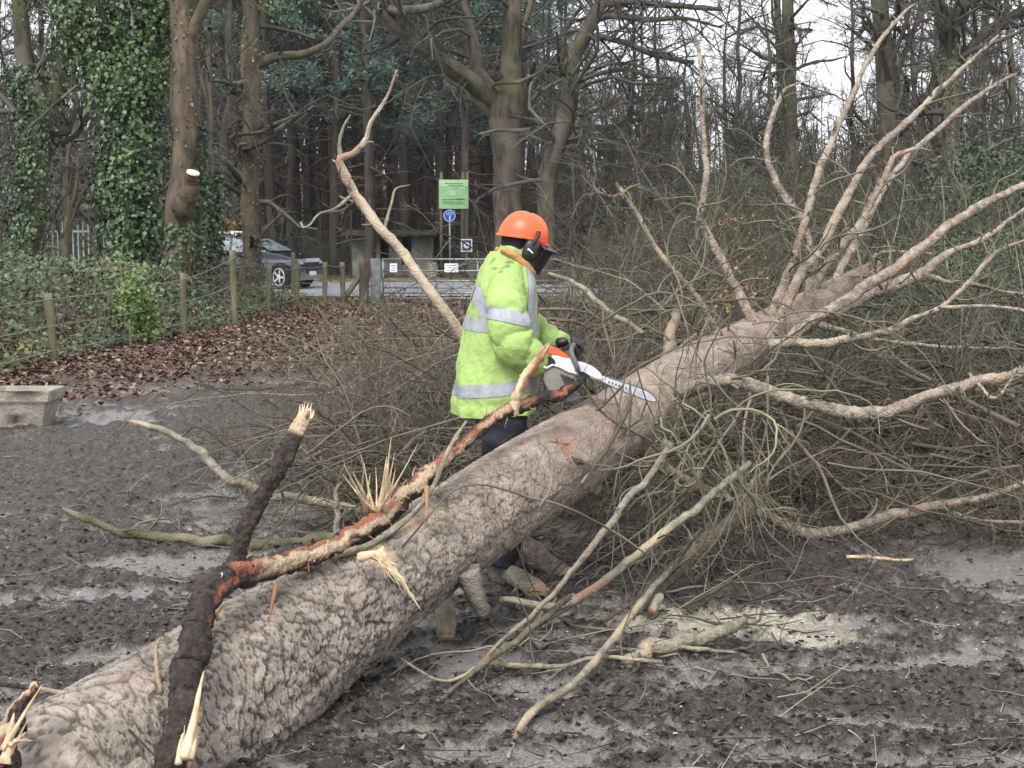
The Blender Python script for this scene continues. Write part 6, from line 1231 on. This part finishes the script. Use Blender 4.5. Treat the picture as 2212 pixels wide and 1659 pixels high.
# gloves with five fingers
def glove(c, grip_dir, palm_n, side=1):
    """hand closed round a bar: c bar centre, grip_dir along the bar, palm_n from bar to back of hand"""
    g = nrm(np.array(grip_dir, float)); p = nrm(np.array(palm_n, float) - np.dot(palm_n, g)*g); f = np.cross(g, p); c = np.array(c)
    V, E, Rd = [], [], []
    def vtx(q, r): V.append(tuple(q)); Rd.append(r); return len(V)-1
    wr = vtx(c + p*.045 - f*.085, .030); pm = vtx(c + p*.046 - f*.02, (.040, .020)); E.append((wr, pm))
    me1 = skin_mesh('palm', V, E, Rd, 2); parts = [me1]
    for k, (o_, L_) in enumerate(((-.036, .95), (-.012, 1.05), (.012, 1.0), (.034, .82))):
        a = np.array([math.radians(x) for x in (75, 25, -35, -95)]); q = [c + g*o_ + p*.046 - f*.01] + [c + g*o_ + (p*math.sin(x) + f*math.cos(x))*(.028+.004)*L_ for x in a]
        parts.append(skin_mesh('finger', [tuple(x) for x in q], [(i, i+1) for i in range(4)], [.013, .0125, .012, .0115, .010], 2))
    q = [c - g*.045*side + p*.035 - f*.045, c - g*.050*side + p*.012 - f*.030, c - g*.046*side - p*.020 - f*.018, c - g*.030*side - p*.034 + f*.004]
    parts.append(skin_mesh('thumb', [tuple(x) for x in q], [(0, 1), (1, 2), (2, 3)], [.016, .014, .0125, .011], 2))
    bm = bmesh.new()
    for m_ in parts: bm.from_mesh(m_)
    me = bpy.data.meshes.new('glove'); bm.to_mesh(me); bm.free()
    for pp in me.polygons: pp.use_smooth = True
    return padd('glove', me, 'black')
Mi = Matrix.LocRotScale(per.location, per.rotation_euler, None).inverted()
def loc(u, v, y): return np.array(Mi @ Vector(P(u, v, y)))
SY = 6.77
glove(loc(1188, 782, SY+.01), (1, -.1, -.35), (0, -.15, 1), 1)
glove(loc(1243, 752, SY+.10), (.15, .9, .1), (-.3, 0, 1), -1)

# ------------------------------------------------------------------ chainsaw
saw = empty('chainsaw', P(1215, 810, SY), 'orange, white and grey chainsaw with its steel bar resting on the trunk', 'chainsaw')
def plate(name, uv, y, th, m, parent=saw, bevel=.004, scale=.16, o=(1106, 690)):
    pts = [P(o[0]+a*scale, o[1]+b_*scale, y) for a, b_ in uv]; bm = bmesh.new(); vs = [bm.verts.new((p[0], y-th/2, p[2])) for p in pts]; f = bm.faces.new(vs); r = bmesh.ops.extrude_face_region(bm, geom=[f])
    for g in r['geom']:
        if isinstance(g, bmesh.types.BMVert): g.co.y = y+th/2
    bmesh.ops.recalc_face_normals(bm, faces=bm.faces[:])
    if bevel: bmesh.ops.bevel(bm, geom=bm.edges[:], offset=bevel, segments=2, affect='EDGES')
    me = bpy.data.meshes.new(name); bm.to_mesh(me); bm.free(); return keep(link(name, me, M[m] if isinstance(m, str) else m), parent)
ob_ = plate('top_cover', [(440, 400), (480, 360), (560, 375), (660, 415), (760, 470), (790, 530), (700, 520), (600, 480), (500, 480), (455, 450)], SY, .11, 'sawred', bevel=.008)
plate('engine_housing', [(520, 470), (600, 470), (700, 505), (800, 520), (840, 570), (900, 700), (870, 716), (780, 698), (680, 650), (560, 600), (490, 560)], SY-.01, .13, 'sawwhite', bevel=.006)
plate('starter_grille', [(500, 470), (560, 520), (590, 570), (560, 610), (490, 620), (460, 560)], SY-.02, .12, 'black')
plate('bar_cover', [(840, 565), (960, 580), (1080, 630), (1160, 690), (1215, 750), (1215, 815), (1130, 800), (1010, 750), (900, 700)], SY-.03, .05, 'sawwhite', bevel=.005)
plate('clutch_cover', [(435, 690), (470, 650), (560, 618), (640, 640), (760, 705), (880, 735), (850, 790), (890, 880), (760, 940), (600, 1000), (520, 990), (460, 900), (425, 800)], SY-.055, .07, 'sawcover', bevel=.008)
plate('white_edge', [(390, 605), (420, 600), (460, 645), (540, 600), (640, 625), (760, 690), (880, 722), (875, 740), (760, 712), (640, 650), (550, 622), (470, 668), (420, 650)], SY-.095, .012, 'sawwhite', bevel=.002)
for i in range(6): plate('cooling_slot', [(650+i*32, 735+i*12), (664+i*32, 733+i*12), (740+i*30, 890-i*4), (726+i*30, 894-i*4)], SY-.0925, .008, 'black', bevel=0)
plate('hand_guard', [(650, 400), (740, 350), (800, 330), (860, 345), (930, 430), (945, 520), (920, 560), (880, 540), (890, 450), (840, 400), (760, 400), (690, 420)], SY+.03, .10, 'black', bevel=.006)
tubeo('front_handle', [P(1106+.16*a, 690+.16*c_, SY+d) for a, c_, d in ((895, 700, -.09), (870, 620, -.085), (825, 520, -.08), (800, 430, -.07), (812, 365, -.04), (830, 345, .02), (835, 360, .10), (850, 500, .12), (870, 640, .10))], .012, 'sawgrey', saw, 12)
tubeo('rear_handle', [P(1106+.16*a, 690+.16*c_, SY+.02) for a, c_ in ((520, 420), (470, 470), (440, 560), (440, 640), (470, 700), (520, 720))], .016, 'black', saw, 12)
plate('bumper', [(900, 705), (960, 700), (1040, 750), (1060, 780), (1000, 790), (910, 750)], SY-.05, .04, 'black', bevel=.003)
barp = [(1190, 752), (1300, 785), (1500, 850), (1700, 915), (1800, 955), (1880, 1005), (1930, 1060), (1950, 1100), (1900, 1112), (1800, 1085), (1680, 1040), (1400, 930), (1250, 860), (1190, 815)]
plate('guide_bar', barp, SY-.035, .006, 'bar', bevel=.0015)
cx = np.mean([p[0] for p in barp]); 
ring_ = [P(1106+.16*a, 690+.16*b_, SY-.035) for a, b_ in barp[1:-1]]; A = spline(np.array(ring_), 70); b = Bag()
b.tubes(A, np.full(70, .0032), 5)
for i in range(0, 69, 2): b.tubes(np.array([A[i], A[i]*.6+A[i+1]*.4 + [0, 0, .003], A[i+1]]), np.array([.0045, .005, .003]), 4)
keep(link('saw_chain', b.mesh('saw_chain'), M['chain']), saw)
plate('bar_print', [(1250, 800), (1640, 940), (1640, 985), (1260, 850)], SY-.039, .001, 'sawwhite', bevel=0)
for i in range(7): plate('bar_print_mark', [(1300+i*46, 830+i*16), (1326+i*46, 838+i*16), (1320+i*46, 866+i*16), (1296+i*46, 856+i*16)], SY-.0402, .001, 'sawgrey', bevel=0)
plate('saw_base', [(520, 985), (700, 960), (880, 1000), (930, 1030), (870, 1090), (760, 1110), (600, 1060)], SY+.0, .10, 'sawgrey', bevel=.006)

# ------------------------------------------------------------------ haze
def haze():
    me = box_mesh('haze', [((0, 190, 13.2), (612, 462, 29.0))]); m = bpy.data.materials.new('haze'); m.use_nodes = True; n = m.node_tree; n.nodes.clear()
    o_ = n.nodes.new('ShaderNodeOutputMaterial'); v = n.nodes.new('ShaderNodeVolumePrincipled'); v.inputs['Color'].default_value = (.93, .96, 1, 1); v.inputs['Density'].default_value = .00022; v.inputs['Anisotropy'].default_value = .2
    n.links.new(v.outputs[0], o_.inputs['Volume']); o = link('haze', me, m); props(o, kind='stuff')
haze()
sc.cycles.volume_bounces = 1
